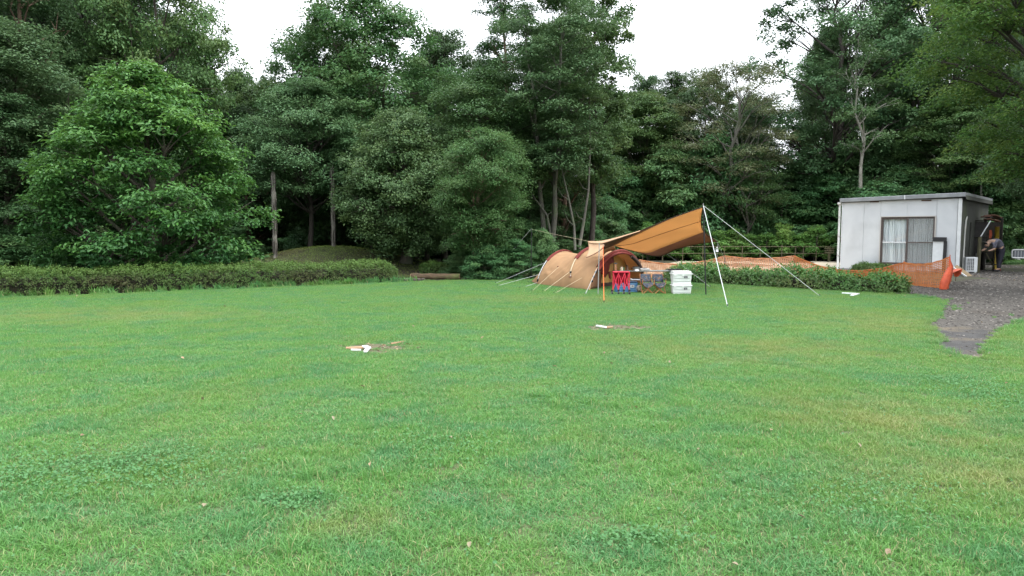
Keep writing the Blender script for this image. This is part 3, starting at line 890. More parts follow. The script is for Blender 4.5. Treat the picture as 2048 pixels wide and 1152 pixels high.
pine = make_tree(43, 4.2, 5.4, .20, 'round', 'leaf_yellow', 'bark_red', lobes=32, lobe_r=.36, clumps=20, cr=.36, nl=125, ll=.082, lw=.040, flat=.35, up=1.2, squash=.6, tr=.11, fill=.2, droop=.3, jitter=.45, lean=.1)
tree_px(pine, 'rounded yellow-green tree on a straight dark trunk left of the thin black tent pole', 955, 24, 262, 215, .6, name='round_tree')
pine2 = make_tree(49, 6.0, 8.6, .30, 'round', 'leaf_mid', 'bark_dark', lobes=40, lobe_r=.32, clumps=20, cr=.46, nl=120, ll=.10, lw=.050, flat=.35, up=1.2, squash=.6, tr=.14, fill=.2, droop=.3, jitter=.45)
tree_px(pine2, 'broad soft-crowned tree rising just behind the rounded yellow-green tree', 968, 28.5, 148, 290, .9, name='round_tree')
tree_px(T['broad'], 'huge round-crowned tree standing highest behind the dense dome-shaped evergreen', 735, 34, 0, 400, 1.0)
tree_px(T['broad2'], 'dark tree with tufted top right of the huge round-crowned tree', 890, 38, 68, 250, 3.0)
tree_px(T['conifer'], 'tall dark feathery tree reaching out of the photo above the broad soft-crowned tree', 1010, 34, -60, 220, .3, name='feathery_tree')
multi = make_tree(44, 5.6, 12.5, .34, 'vase', 'leaf_cool', 'bark_grey', lobes=32, lobe_r=.36, clumps=14, cr=.46, nl=115, ll=.13, lw=.06, flat=.25, up=1.3, squash=.5, tr=.16, stems=3, fill=.2)
tree_px(multi, 'grey multi-stemmed tree with a fine crown behind the rear of the tent', 1100, 28, -10, 250, .2, name='multi_stemmed_tree')
tree_px(T['tall'], 'slender dark tall tree edging the open sky above the tent', 1185, 31, -40, 190, 2.2, name='slender_tree')
brown = make_tree(45, 6.2, 8.6, .25, 'vase', 'leaf_brown', 'bark_grey', lobes=34, lobe_r=.3, clumps=11, cr=.42, nl=68, ll=.10, lw=.042, flat=.22, up=1.3, squash=.5, tr=.17, stems=2, fill=.1, lean=.3, wig=.09)
tree_px(brown, 'thin-leaved brownish tree with a mossy twisted trunk right of the awning pole', 1445, 41, 122, 290, .9, name='twisted_tree')
small_y = make_tree(46, 4.2, 4.4, .34, 'egg', 'leaf_yellow', 'bark_grey', lobes=18, lobe_r=.4, clumps=14, cr=.38, nl=80, ll=.08, lw=.034, flat=.14, up=1.6, squash=.3, tr=.1, stems=2, fill=.2, droop=.12, wig=.1)
tree_px(small_y, 'small spreading yellow-green tree in front of the mossy twisted trunk', 1490, 40.6, 292, 190, .3, name='spreading_tree')
tree_px(T['open'], 'lofty see-through oak standing behind the white cabin', 1665, 43.5, -95, 400, .5, name='oak_tree')
tree_px(T['open'], 'second lofty oak, its crown running out of the photo top right', 1850, 44, -160, 380, 2.5, name='oak_tree', mirror=True)
pale = make_tree(47, 3.8, 10.5, .5, 'egg', 'leaf_dark', 'bark_pale', lobes=12, lobe_r=.36, clumps=8, cr=.4, nl=60, ll=.12, lw=.055, flat=.3, squash=.6, tr=.095, fill=.1, lean=.25, wig=.13)
tree_px(pale, 'pale-barked thin tree with a crooked bare trunk above the cabin roof', 1722, 38, 80, 170, 2.9, name='pale_barked_tree')
tree_px(T['conifer'], 'dark feathery tree on the far left with its crown beyond the photo', 60, 30, -260, 260, .9, name='feathery_tree')
tree_px(T['broad'], 'tall spreading tree on the left whose crown edges the sky gap', 330, 33, -150, 330, 2.4)
tree_px(T['broad2'], 'dark full tree behind the far left hedge end', 20, 24, 190, 330, 1.2)
tree_px(T['open'], 'high open-crowned tree on the left with bright sky holes', 200, 36, -200, 400, .2, name='oak_tree')
near = make_tree(48, 8.5, 11.5, .24, 'round', 'leaf_yellow', 'bark_dark', lobes=52, lobe_r=.27, clumps=20, cr=.46, nl=120, ll=.095, lw=.050, flat=.2, up=1.4, squash=.42, tr=.22, fill=.2, droop=.3)
M['leaf_near'] = leaf_mat('leaf_near', (0.036, 0.110, 0.028), (0.088, 0.200, 0.040), (0.14, 0.21, 0.04), transl=.45, spec=.25)
near[1].materials[0] = M['leaf_near']
tree_px(near, 'nearest tree on the right with its bright boughs reaching over the path', 2150, 18, -330, 640, .7)
tree_px(T['layer'], 'flat-tiered fresh green tree just behind the cabin roof corner', 1905, 38, 190, 300, .8, name='layered_tree')
tree_px(T['hang'], 'drooping tree at the right edge, its skirt above the bending person', 2120, 27, 150, 290, 2.1, name='layered_tree', mirror=True)
tree_px(T['layer'], 'tiered green tree in the middle of the wood above the awning', 1290, 43, 190, 230, 1.7, name='layered_tree')
tree_px(T['conifer'], 'dark pine-like tree standing low in the skyline right of the sky gap', 1345, 45, 150, 190, 1.1, name='feathery_tree')
tree_px(T['broad2'], 'dark full tree in the low skyline right of the slender dark tall tree', 1285, 48, 158, 190, .4)
tree_px(T['broad'], 'round tree in the low skyline behind the brownish tree', 1405, 49, 152, 200, 1.4)
tree_px(T['layer_cool'], 'cool green drooping tree filling the gap behind the black tent pole', 1060, 31, 250, 210, .9)
tree_px(T['hang'], 'dark tree whose crown hangs above the two bark-stripped trunks', 622, 29.8, 165, 330, 2.2, dz=0)
tree_px(T['hang'], 'dim drooping tree in the black shade right of the mound', 745, 30.5, 250, 260, 1.2, dz=0)
tree_px(T['broad'], 'second round-crowned tree leaning left of the highest round-crowned tree', 640, 36, 60, 260, 4.0)

# individual bare stems seen against the dark wood
def stem_tree(label, pts, r, m, Y, name='young_tree'):
    """trunk traced through surveyed points (px, py, depth offset) with a few leaves on top"""
    P = [at(a, b, Y + c) for a, b, c in pts]
    base = Vector((P[0].x, P[0].y, 0))
    o = empty(name, base, 0, label, 'tree')
    mb = MB(); q = [p - base for p in P]
    n = len(q)
    mb.tube(q, [r * (1 - .75 * i / (n - 1)) for i in range(n)], 7)
    rr = random.Random(int(Y * 100 + P[0].x * 10))
    for k in range(1, n - 1):
        d = Vector((rr.choice((-1, 1)) * rr.uniform(.4, 1), rr.uniform(-.4, .4), rr.uniform(.4, 1))) * rr.uniform(.5, .9)
        mb.tube([q[k], q[k] + d * .5 + Vector((0, 0, -.08)), q[k] + d + Vector((0, 0, .1))], [r * .4, r * .28, .005], 5)
    mb.build('trunk', m, o, smooth=True)
    rgx = np.random.default_rng(int(Y * 10))
    tip = np.array(q[-1]); 
    PP = tip + rgx.normal(0, 1, (26, 3)) * np.array([.75, .75, .45])
    arr = clump_leaves(rgx, PP, sph(rgx, 26), .4, 70, .12, .05, .2, 1.4, .5, .15, .4)
    link('crown', leaf_mesh('crown', *arr[:5], arr[5], M['leaf_dark']), o)
    return o
stem_tree('thin pale stem forking left at its foot behind the tent', [(1102, 470, 0), (1094, 430, 0), (1072, 400, .1), (1052, 372, .2), (1042, 330, .3)], .05, M['bark_grey'], 27.8)
stem_tree('left of two thin leaning stems behind the tarp joint', [(1150, 500, 0), (1148, 452, 0), (1138, 400, .1), (1126, 350, .2), (1120, 300, .3)], .055, M['bark_grey'], 27)
stem_tree('right of two thin leaning stems behind the tarp joint', [(1158, 498, 0), (1168, 440, 0), (1177, 380, .1), (1180, 300, .2), (1179, 190, .3)], .065, M['bark_grey'], 27.4)
stem_tree('young straight tree rising behind the cabin roof corner', [(1964, 520, 0), (1963, 420, 0), (1962, 370, 0), (1964, 320, .1), (1960, 270, .2)], .09, M['bark_pale'], 36)
stem_tree('thin dark stem left of the young straight tree behind the cabin', [(1941, 520, 0), (1940, 420, 0), (1942, 350, 0), (1943, 300, .1)], .05, M['bark_grey'], 37)

# understorey bushes, each its own plant
und = [
 # px, Y, top, width, tpl, label
 (928, 24.9, 497, 100, 'shrub', 'dark leafy bush at the right end of the lying log'),
 (975, 23.3, 488, 115, 'shrub', 'mid green bush at the foot of the rounded yellow-green tree'),
 (1030, 23.6, 476, 105, 'shrub2', 'spreading bush crossed by the left guy rope'),
 (1086, 24.6, 460, 84, 'shrub', 'bright rounded bush beside the thin black tent pole'),
 (1130, 27.5, 478, 110, 'shrub2', 'bush showing just over the rear hump of the tent'),
 (1010, 29, 400, 170, 'shrub2', 'tall bush behind the rounded yellow-green tree trunk'),
 (1210, 35, 440, 150, 'shrub', 'dark bush behind the tent awning'),
 (1300, 42.3, 385, 200, 'shrub2', 'wide leafy bush above the orange canopy'),
 (1380, 41.6, 415, 170, 'shrub', 'shaded bush behind the canopy pole'),
 (1240, 42, 330, 180, 'shrub2', 'tall shaded bush left above the canopy'),
 (1560, 42.2, 385, 190, 'shrub2', 'broad tiered bush between the twisted tree and the cabin'),
 (1650, 42, 350, 220, 'shrub2', 'high tiered bush behind the cabin left corner'),
 (1500, 41.8, 430, 160, 'shrub', 'low dark bush behind the bamboo fence'),
 (1755, 37.5, 365, 200, 'shrub2', 'tiered bush showing over the middle of the cabin roof'),
 (1850, 37, 368, 200, 'shrub', 'dark bush showing over the right part of the cabin roof'),
 (1700, 43, 300, 240, 'shrub2', 'tall tiered bush under the pale-barked tree'),
 (1985, 38.8, 395, 170, 'shrub', 'dark bush behind the wooden lean-to'),
 (2085, 42, 380, 200, 'shrub2', 'bush beyond the dark shed at the right edge'),
 (505, 31.5, 492, 110, 'shrub', 'dark bush at the left foot of the mound'),
  (450, 30, 440, 180, 'shrub2', 'shaded bush behind the big bright tree'),
 (140, 25, 440, 200, 'shrub', 'dark bush behind the far left hedge'),
 (20, 22.5, 470, 200, 'shrub', 'dark bush at the left end of the hedge'),
 (1330, 41, 300, 210, 'shrub2', 'pale tiered bush deep in the wood above the canopy'),
 (1420, 42, 280, 220, 'shrub', 'bush deep in the wood behind the twisted tree'),
]
for k, (px, Y, top, wpx, tp_, lab) in enumerate(und):
    tree_px(T[tp_], lab, px, Y, top, wpx, k * 1.3, name='bush', cat='bush', mirror=bool(k % 2), dz=gz((px - 1024) / F * Y, Y))

# the wood behind: many alike trees
sil = [(-600, -400), (380, -120), (440, 60), (480, 110), (560, 135), (600, 90), (680, 50), (760, 40), (850, 80), (940, 95), (965, 20), (1100, -30), (1235, 0), (1262, 150), (1320, 165), (1430, 160), (1500, 118), (1560, 60), (1610, -30), (1700, -140), (2600, -300)]
def silh(px):
    for (a, b), (c, d) in zip(sil, sil[1:]):
        if a <= px <= c: return b + (d - b) * (px - a) / (c - a)
    return -300
ANCH = [(-50, 'beyond the far left edge of the lawn'), (90, 'behind the reeds at the left hedge end'), (220, 'behind the left half of the big bright tree'), (370, 'behind the right half of the big bright tree'), (480, 'in the wood left of the mound'),
        (560, 'behind the left bark-stripped trunk'), (665, 'behind the right bark-stripped trunk'), (790, 'behind the dense dome-shaped evergreen'), (880, 'behind the lying log'), (970, 'behind the rounded yellow-green tree'), (1060, 'behind the thin black tent pole'),
        (1150, 'behind the tent'), (1240, 'behind the tarp joint'), (1340, 'behind the tan awning'), (1420, 'behind the awning pole'), (1500, 'behind the twisted mossy trunk'), (1590, 'behind the bamboo fence'), (1700, 'behind the cabin downpipe'),
        (1800, 'behind the cabin window'), (1900, 'behind the cabin corner'), (1990, 'behind the lean-to'), (2080, 'behind the dark shed'), (2600, 'beyond the far right edge of the path')]
def anchor(px):
    return min(ANCH, key=lambda a: abs(a[0] - px))[1] if px < 2150 else ANCH[-1][1]
def wood_label(tpl, px, row):
    look = {'broad': 'round green', 'broad2': 'dark full', 'layer_cool': 'cool green drooping', 'conifer': 'dark feathery', 'open': 'lofty loose-crowned', 'layer': 'flat-tiered', 'tall': 'slender', 'hang': 'high-skirted'}[tpl]
    return '%s tree %s, %s' % (look, anchor(px), ('front rank', 'second rank', 'third rank', 'fourth rank', 'rearmost rank')[row])
rr = random.Random(77)
kinds = ['broad', 'broad2', 'layer_cool', 'conifer', 'open', 'layer', 'broad2']
cnt = 0
lseen = {}
for row, (Y0, step) in enumerate(((34.5, 150), (39, 135), (45, 120), (52, 120), (61, 130))):
    px = -170 + rr.uniform(0, 60)
    while px < 2240:
        Y = Y0 + rr.uniform(-1.6, 1.6)
        x = (px - 1024) / F * Y
        tpl = rr.choice(kinds)
        wpx = rr.uniform(4.6, 6.6) * F / Y
        clear = (14 < x < 24 and Y < 36.5) or (5 < x < 25 and Y < 43)
        lab_ = wood_label(tpl, px, row)
        if not clear and lab_ not in lseen:
            lseen[lab_] = 1
            top = max(silh(px), silh(px - wpx * .35), silh(px + wpx * .35)) + rr.uniform(8, 70) + (60 if row == 0 else 0)
            top = max(top, 465 - (19.0 - EYE) * F / Y)
            tree_px(T[tpl], wood_label(tpl, px, row), px, Y, top, wpx, rr.uniform(0, 6.28), group='trees of the wood behind the clearing', name='forest_tree', mirror=rr.random() < .5)
            cnt += 1
        px += step * rr.uniform(.75, 1.25)
# dim undergrowth closing the view between the trunks
for row, (Y0, step, h0, h1) in enumerate(((43.5, 95, 2.6, 4.0), (48, 90, 3.0, 5.0), (56, 100, 3.5, 6.0))):
    px = -120
    while px < 2200:
        Y = Y0 + rr.uniform(-1, 1); x = (px - 1024) / F * Y
        lab_ = 'dim undergrowth bush %s, %s' % (anchor(px), ('in the nearer shade', 'farther in the shade', 'at the very back')[row])
        if lab_ in lseen:
            px += 30; continue
        lseen[lab_] = 1
        o = put_tree(T[rr.choice(('shrub', 'shrub2'))], 'undergrowth_bush', lab_, (x, Y, gz(x, Y) - .05), rr.uniform(4.2, 6.0), rr.uniform(h0, h1), rr.uniform(0, 6.28), 'bush', 'undergrowth deep in the wood', rr.random() < .5)
        px += step * rr.uniform(.8, 1.2)
# shade-side trees closing the clearing left and right of the view (cut by the frame)
for k, (x, Y, w, H, tp_) in enumerate(((-19, 18, 8, 12, 'broad2'), (-24, 25, 9, 14, 'broad'), (24, 20, 8, 12, 'broad2'), (28, 27, 9, 13, 'layer_cool'), (-17.5, 25.5, 7, 9, 'layer_cool'), (35, 40, 8, 12, 'broad'))):
    put_tree(T[tp_], 'forest_tree', ('dark tree closing the clearing on the far left', 'round tree behind the far left one', 'dark tree closing the clearing on the far right', 'drooping tree beside the path on the far right', 'drooping tree between the far left trees and the hedge', 'round tree beyond the shed on the far right')[k], (x, Y, 0), w, H, k * 1.1, 'tree', 'trees of the wood behind the clearing')

for (px, Y, top, wpx, lab) in ((1265, 41.3, 440, 120, 'low bright bush behind the left end of the bamboo fence'), (1345, 43, 350, 170, 'leafy mid green bush over the tan awning'), (1425, 42.5, 390, 130, 'bush just right of the top of the awning pole'), (1585, 43.5, 325, 190, 'tall airy bush above the bamboo fence'),
                                 (1215, 38, 395, 130, 'bush showing just above the tarp joint'), (1175, 33, 445, 110, 'bush behind the two thin leaning stems'), (1800, 39, 335, 220, 'airy bush above the middle of the cabin roof'), (1930, 37, 330, 200, 'airy bush above the cabin side wall'), (1060, 28, 440, 130, 'bush between the round tree and the multi-stemmed tree')):
    tree_px(T['shrub2'], lab, px, Y, top, wpx, px * .01, name='bush', cat='bush', mirror=bool(px % 2), dz=0)

# two bark-stripped trunks on the mound
M['stripped'] = mat('stripped', (0.24, 0.23, 0.20), 0.9, (0.09, 0.08, 0.065), 5, bump=.8, bscale=18, stretch=(4, 4, .7))
def stripped(label, px, Y, top, r, seed):
    x = (px - 1024) / F * Y
    b = Vector((x, Y, gz(x, Y) - .05))
    o = empty('bare_trunk', b, 0, label, 'tree')
    rr = random.Random(seed)
    H = at(px, top, Y).z - b.z
    mb = MB()
    n = 16
    mb.tube([Vector((rr.uniform(-.012, .012), rr.uniform(-.01, .01), H * i / n)) for i in range(n + 1)], [r * rr.uniform(.86, 1.08) for i in range(n + 1)], 10)
    mb.build('trunk', M['stripped'], o, smooth=True)
    for s in (-1, 1, .2):
        for q in range(4):
            mb = MB()
            z0 = H * (q + rr.uniform(0, .25)) / 4; z1 = z0 + H / 4 * rr.uniform(.6, .95)
            a = math.pi * 1.5 + s * 1.0
            mb.tube([(math.cos(a) * r * 1.02, math.sin(a) * r * 1.02, z0), (math.cos(a) * r * 1.12, math.sin(a) * r * 1.12, (z0 + z1) / 2), (math.cos(a) * r * 1.0, math.sin(a) * r * 1.0, z1)], [.006, .028, .006], 5)
            mb.build('bark_strip', M['bark_dark'], o)
    return o
stripped('left bark-stripped trunk with split pale wood standing on the mound', 551, 27.2, 345, .085, 1)
stripped('right, straighter bark-stripped trunk standing on the mound crest', 668, 28.8, 330, .085, 2)
# moss on the mound
rg = np.random.default_rng(9)
n = 34000
xx = rg.normal(-7.3, 2.9, n); yy = rg.uniform(24.2, 30.5, n)
zz = np.array([gz(a, b) for a, b in zip(xx, yy)]) + rg.uniform(.0, .05, n)
C = np.stack([xx, yy, zz], 1); Nn = unit(np.array([0, -.2, 1.0]) + rg.normal(0, .4, (n, 3))); D = sph(rg, n); D = unit(D - Nn * np.sum(D * Nn, 1, keepdims=True))
M['moss'] = leaf_mat('moss', (0.10, 0.18, 0.040), (0.18, 0.27, 0.06), (0.13, 0.13, 0.05), transl=.25)
nzz = np.clip(np.sin(xx * 1.7 + 1) * np.sin(yy * 1.3) + rg.normal(0, .25, n), 0, 1)
tag(link('ground_cover', leaf_mesh('ground_cover', C, Nn, D, rg.uniform(.025, .06, n), rg.uniform(.012, .03, n), (rg.uniform(0, 1, n), nzz), M['moss'])), 'mossy ground cover on the low mound behind the hedge', kind='stuff')

# lying log and edging
base = gp(872, 559)
o = empty('log', base, R(-4), 'mossy brown log lying on the ground beside the clipped bush', 'log')
mb = MB(); mb.tube([(-.82 + i * .16, .015 * math.sin(i * 1.3), .10 + .008 * math.sin(i * 2.1)) for i in range(11)], [.10 + .006 * math.sin(i * 1.7) for i in range(11)], 12)
M['log_bark'] = mat('log_bark', (0.13, 0.085, 0.05), .9, (0.07, 0.05, 0.03), 6, bump=.8, bscale=22, stretch=(.8, 4, 4), col3=(0.13, 0.14, 0.05), scale3=2)
mb.build('bark', M['log_bark'], o, smooth=True)
M['cut_wood'] = mat('cut_wood', (0.30, 0.21, 0.12), .85, (0.2, 0.13, 0.07), 20)
MB().tube([(-.825, 0, .10), (-.84, 0, .10)], .092, 12).build('cut_end', M['cut_wood'], o)
MB().tube([(.785, 0, .10), (.80, 0, .10)], .092, 12).build('cut_end', M['cut_wood'], o)
rr = random.Random(4)
M['edge_stone'] = mat('edge_stone', (0.10, 0.085, 0.07), .95, (0.055, 0.05, 0.04), 8, bump=.8, bscale=20)
for k in range(7):
    p = gp(792 + k * 9, 565 - k * .3)
    q = MB().bev((0, 0, .05), (.12, .11, .11), .025).build('edging_stone', M['edge_stone'])
    q.location = (p.x, p.y + .05, 0); q.rotation_euler = (rr.uniform(-.1, .1), rr.uniform(-.1, .1), rr.uniform(-.4, .4))
    tag(q, '%s dark edging stone counted from the hedge end towards the log' % ('first', 'second', 'third', 'fourth', 'fifth', 'sixth', 'last')[k], 'stone', 'edging stones beside the log')

# tall reed grass at the far left
def reed(px, py, n, H, label, seed):
    rgx = np.random.default_rng(seed); b = gp(px, py); b = Vector((b.x, b.y, 0))
    V, k, ti = blades(rgx, n, .22, H * .5, H, .022, .55, .03, 5, disc=True)
    o = blade_object('reed_clump', rgx, V, k, ti, 5, [((0, 0, 0), 0, (1, 1, 1))], M['grass'], label)
    for md in list(o.modifiers): o.modifiers.remove(md)
    del o['kind']; o['category'] = 'grass clump'; o.location = b
reed(50, 578, 70, 1.15, 'tall reed grass sticking up behind the left hedge', 1)
reed(88, 577, 60, .95, 'shorter reed grass beside the tall reeds behind the left hedge', 2)
# ------------------------------------------------------------------ the white cabin
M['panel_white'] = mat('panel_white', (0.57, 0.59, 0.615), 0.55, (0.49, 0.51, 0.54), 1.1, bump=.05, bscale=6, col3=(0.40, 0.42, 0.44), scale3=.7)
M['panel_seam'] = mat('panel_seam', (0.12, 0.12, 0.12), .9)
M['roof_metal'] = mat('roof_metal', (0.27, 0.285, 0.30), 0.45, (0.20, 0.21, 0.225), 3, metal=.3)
M['shaded_side_wall'] = mat('shaded_side_wall', (0.075, 0.078, 0.07), 0.8, (0.05, 0.055, 0.045), 1.3, stretch=(1, 1, .4), col3=(0.06, 0.075, 0.04), scale3=1.0)  # dark version of the cabin white: shade and some dirt in the colour
M['alu'] = mat('alu', (0.50, 0.48, 0.46), 0.4, metal=.4)
M['bronze'] = mat('bronze', (0.09, 0.07, 0.065), 0.45, metal=.3)
M['curtain'] = mat('curtain', (0.90, 0.92, 0.94), 0.9, (0.42, 0.44, 0.48), 3, stretch=(9, 1, .25), transl=.1, lo=.45, hi=.72)  # dark stripes: the folds' shading painted into the cloth
M['dark_room'] = mat('dark_room', (0.02, 0.02, 0.02), .95)
M['black'] = mat('black', (0.012, 0.012, 0.014), .5)
M['white_plastic'] = mat('white_plastic', (0.66, 0.68, 0.70), .5, (0.58, 0.60, 0.62), 5)
M['pvc'] = mat('pvc', (0.55, 0.55, 0.53), .5, (0.42, 0.42, 0.40), 4)
M['rust'] = mat('rust', (0.10, 0.05, 0.03), .9, (0.05, 0.03, 0.02), 30)

def glass_mat(name, f=.06, tint=(0.98, 1, 1)):
    m = bpy.data.materials.new(name); m.use_nodes = True
    nt = m.node_tree; N = nt.nodes; N.clear()
    o = N.new('ShaderNodeOutputMaterial'); a = N.new('ShaderNodeBsdfTransparent'); b = N.new('ShaderNodeBsdfGlossy'); x = N.new('ShaderNodeMixShader')
    a.inputs[0].default_value = (*tint, 1); b.inputs['Roughness'].default_value = .03; x.inputs[0].default_value = f
    nt.links.new(a.outputs[0], x.inputs[1]); nt.links.new(b.outputs[0], x.inputs[2]); nt.links.new(x.outputs[0], o.inputs[0])
    return m
M['glass'] = glass_mat('glass')
def screen_mat():
    m = bpy.data.materials.new('screen'); m.use_nodes = True
    nt = m.node_tree; N = nt.nodes; bs = N['Principled BSDF']; o = N['Material Output']
    bs.inputs['Base Color'].default_value = (.30, .31, .31, 1); bs.inputs['Roughness'].default_value = .9
    a = N.new('ShaderNodeBsdfTransparent'); x = N.new('ShaderNodeMixShader'); x.inputs[0].default_value = .24
    nt.links.new(a.outputs[0], x.inputs[1]); nt.links.new(bs.outputs[0], x.inputs[2]); nt.links.new(x.outputs[0], o.inputs[0])
    return m
M['screen'] = screen_mat()

LW, DW = 4.28, 6.5
cab = empty('cabin', (13.77, 29.81, 0), R(-41), 'white flat-roofed prefab cabin with a curtained sliding window', 'cabin')
MB().box((LW / 2, DW / 2 + .2, 1.43), (LW - .08, DW - .4, 2.78)).build('wall_core', M['dark_room'], cab)
H_ = 2.84
def panel(x0, x1, z0, z1, i):
    g_ = .006
    return MB().bev(((x0 + x1) / 2, .02, (z0 + z1) / 2), (x1 - x0 - g_, .04, z1 - z0 - g_), .004).build('wall_panel', M['panel_white'], cab)
for i, a in enumerate(((0.0, .85, .06, H_), (.85, 1.475, .06, H_), (1.475, 2.44, 2.19, H_), (2.44, 3.445, 2.19, H_), (3.445, 4.14, .06, H_), (1.475, 2.44, .06, .25), (2.44, 3.445, .06, .25))): panel(*a, i)
MB().bev((LW - .065, -.004, 1.44), (.125, .05, 2.79), .006).build('corner_trim', M['white_plastic'], cab)
MB().box((.012, -.006, 1.44), (.03, .05, 2.79)).build('corner_trim', M['white_plastic'], cab)
MB().box((LW / 2, .05, .03), (LW + .02, .12, .06)).build('sill_beam', M['roof_metal'], cab)
# side walls: white panels, the right side's shade and dirt put into its colour
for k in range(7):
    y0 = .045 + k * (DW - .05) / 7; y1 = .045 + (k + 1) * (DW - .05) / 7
    MB().bev((LW - .02, (y0 + y1) / 2, 1.44), (.04, y1 - y0 - .008, 2.78), .005).build('side_panel', M['shaded_side_wall'], cab)
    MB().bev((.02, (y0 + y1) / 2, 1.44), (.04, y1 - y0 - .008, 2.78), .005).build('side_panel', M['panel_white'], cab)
# roof with slight fall to the left
rt = Matrix.Rotation(R(-1.2), 3, 'Y')
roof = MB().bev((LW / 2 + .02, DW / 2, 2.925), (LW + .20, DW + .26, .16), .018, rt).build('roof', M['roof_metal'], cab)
MB().box((LW + .125, DW / 2, 2.87), (.012, DW + .2, .15), rt).build('side_fascia', M['shaded_side_wall'], roof)
MB().box((2.35, -.137, 2.93), (.035, .012, .165), rt).build('joint_cover', M['white_plastic'], roof)
MB().box((LW / 2 + .03, -.05, 2.835), (LW + .1, .06, .02), rt).build('soffit_gap', M['black'], roof)
for x in (1.22, 3.08): MB().box((x, -.012, 2.79), (.34, .03, .045)).build('vent', M['rust'], cab)
# down pipe with gutter elbow
MB().tube([(-.09, -.03, .02), (-.09, -.03, 2.60), (-.09, -.01, 2.66), (-.04, .05, 2.72)], .045, 10).build('down_pipe', M['pvc'], cab, True)
MB().tube([(-.17, -.04, 2.74), (-.02, -.04, 2.76)], .055, 10).build('gutter_end', M['pvc'], cab, True)
for z in (.6, 1.4, 2.2): MB().box((-.075, -.03, z), (.10, .1, .025)).build('pipe_clip', M['alu'], cab)
# window
wd = empty('window', (0, 0, 0)); wd.parent = cab
fr = MB()
fr.box((1.495, -.02, 1.215), (.035, .09, 1.93)).box((3.43, -.02, 1.215), (.035, .09, 1.93)).box((2.46, -.02, 2.185), (1.90, .09, .035)).box((2.46, -.02, .262), (1.90, .09, .03))
fr.build('window_frame', M['alu'], wd)
i1 = MB()
i1.box((1.53, -.005, 1.22), (.035, .05, 1.88)).box((3.398, -.005, 1.22), (.03, .05, 1.88)).box((2.465, -.005, 2.15), (1.83, .05, .035)).box((2.465, -.005, .293), (1.83, .05, .032))
i1.build('inner_frame', M['bronze'], wd)
def sash(x0, x1, y, rail_m):
    s = MB()
    s.box((x0 + .02, y, 1.22), (.04, .025, 1.80)).box((x1 - .02, y, 1.22), (.04, .025, 1.80)).box(((x0 + x1) / 2, y, 2.10), (x1 - x0 - .08, .025, .04)).box(((x0 + x1) / 2, y, .335), (x1 - x0 - .08, .025, .045))
    s.build('sash', M['bronze'], wd)
    MB().box(((x0 + x1) / 2, y - .004, 1.16), (x1 - x0 - .08, .03, .055)).build('middle_rail', rail_m, wd)
    MB().box(((x0 + x1) / 2, y + .002, 1.65), (x1 - x0 - .08, .004, .90)).build('pane', M['glass'], wd)
    MB().box(((x0 + x1) / 2, y + .002, .75), (x1 - x0 - .08, .004, .76)).build('pane', M['glass'], wd)
sash(1.55, 2.47, -.01, M['white_plastic'])
sash(2.46, 3.38, .022, M['alu'])
sc_ = MB().box((2.93, -.036, 1.22), (.88, .004, 1.80)).build('insect_screen', M['screen'], wd)
f2 = MB(); f2.box((2.475, -.036, 1.22), (.03, .02, 1.86)).box((3.385, -.036, 1.22), (.03, .02, 1.86)).box((2.93, -.040, 1.165), (.88, .016, .03)); f2.build('screen_frame', M['bronze'], wd)
rr = random.Random(3)
for (x0, x1) in ((1.56, 2.46), (2.47, 3.37)):
    rows = []
    ph = rr.uniform(0, 6)
    for j in range(9):
        z = .33 + 1.76 * j / 8
        rows.append([(x0 + (x1 - x0) * i / 130, .085 + .026 * math.sin(i * .62 + ph + .25 * math.sin(j * .7 + i * .05)) + .012 * math.sin(i * 1.37 + j * .25) + .008 * math.sin(i * .21), z) for i in range(131)])
    MB().grid(rows).build('curtain', M['curtain'], wd, True)

Lc = lambda x, y, z: cab.matrix_world @ Vector((x, y, z))
bpy.context.view_layer.update()
# black-framed white board leaning on the wall beside the window
bp = Lc(3.64, -.06, 0)
o = empty('framed_board', (bp.x, bp.y, 0), R(-41), 'white board in a thick black frame leaning beside the cabin window', 'board')
ti_ = Matrix.Rotation(R(-2), 3, 'X')
MB().box((-.08, -.02, .70), (.36, .02, 1.10), ti_).build('board', M['white_plastic'], o)
q = MB(); q.box((-.03, -.035, 1.29), (.46, .035, .16), ti_).box((.155, -.033, .64), (.115, .035, 1.15), ti_); q.build('frame', M['black'], o)

# side pipe, cable pipe
MB().tube([(LW + .03, .55, .05), (LW + .03, .62, 1.5), (LW + .03, .75, 2.0), (LW + .03, .95, 2.15)], .028, 8).build('drain_pipe', M['pvc'], cab, True)
MB().tube([(LW + .03, 1.9, .6), (LW + .03, 1.9, 1.95)], .022, 8).build('cable_pipe', M['shaded_side_wall'], cab, True)

# air conditioner outdoor unit
p = gp(1940, 546); p = Vector((p.x, p.y, 0))
o = empty('air_conditioner', p, R(-12), 'white outdoor air-conditioning unit with a square grille beside the cabin', 'air conditioner')
MB().bev((0, 0, .33), (.40, .24, .56), .012).build('casing', M['white_plastic'], o)
MB().box((-.045, -.122, .34), (.26, .012, .46)).build('fan_opening', M['dark_room'], o)
for k in range(9): MB().box((-.045, -.132, .125 + k * .054), (.27, .008, .012)).build('grille_bar', M['white_plastic'], o)
for k in range(5): MB().box((-.165 + k * .06, -.138, .34), (.012, .005, .46)).build('grille_bar', M['white_plastic'], o)
for s in (-1, 1): MB().box((s * .13, 0, .025), (.05, .3, .05)).build('foot', M['pvc'], o)

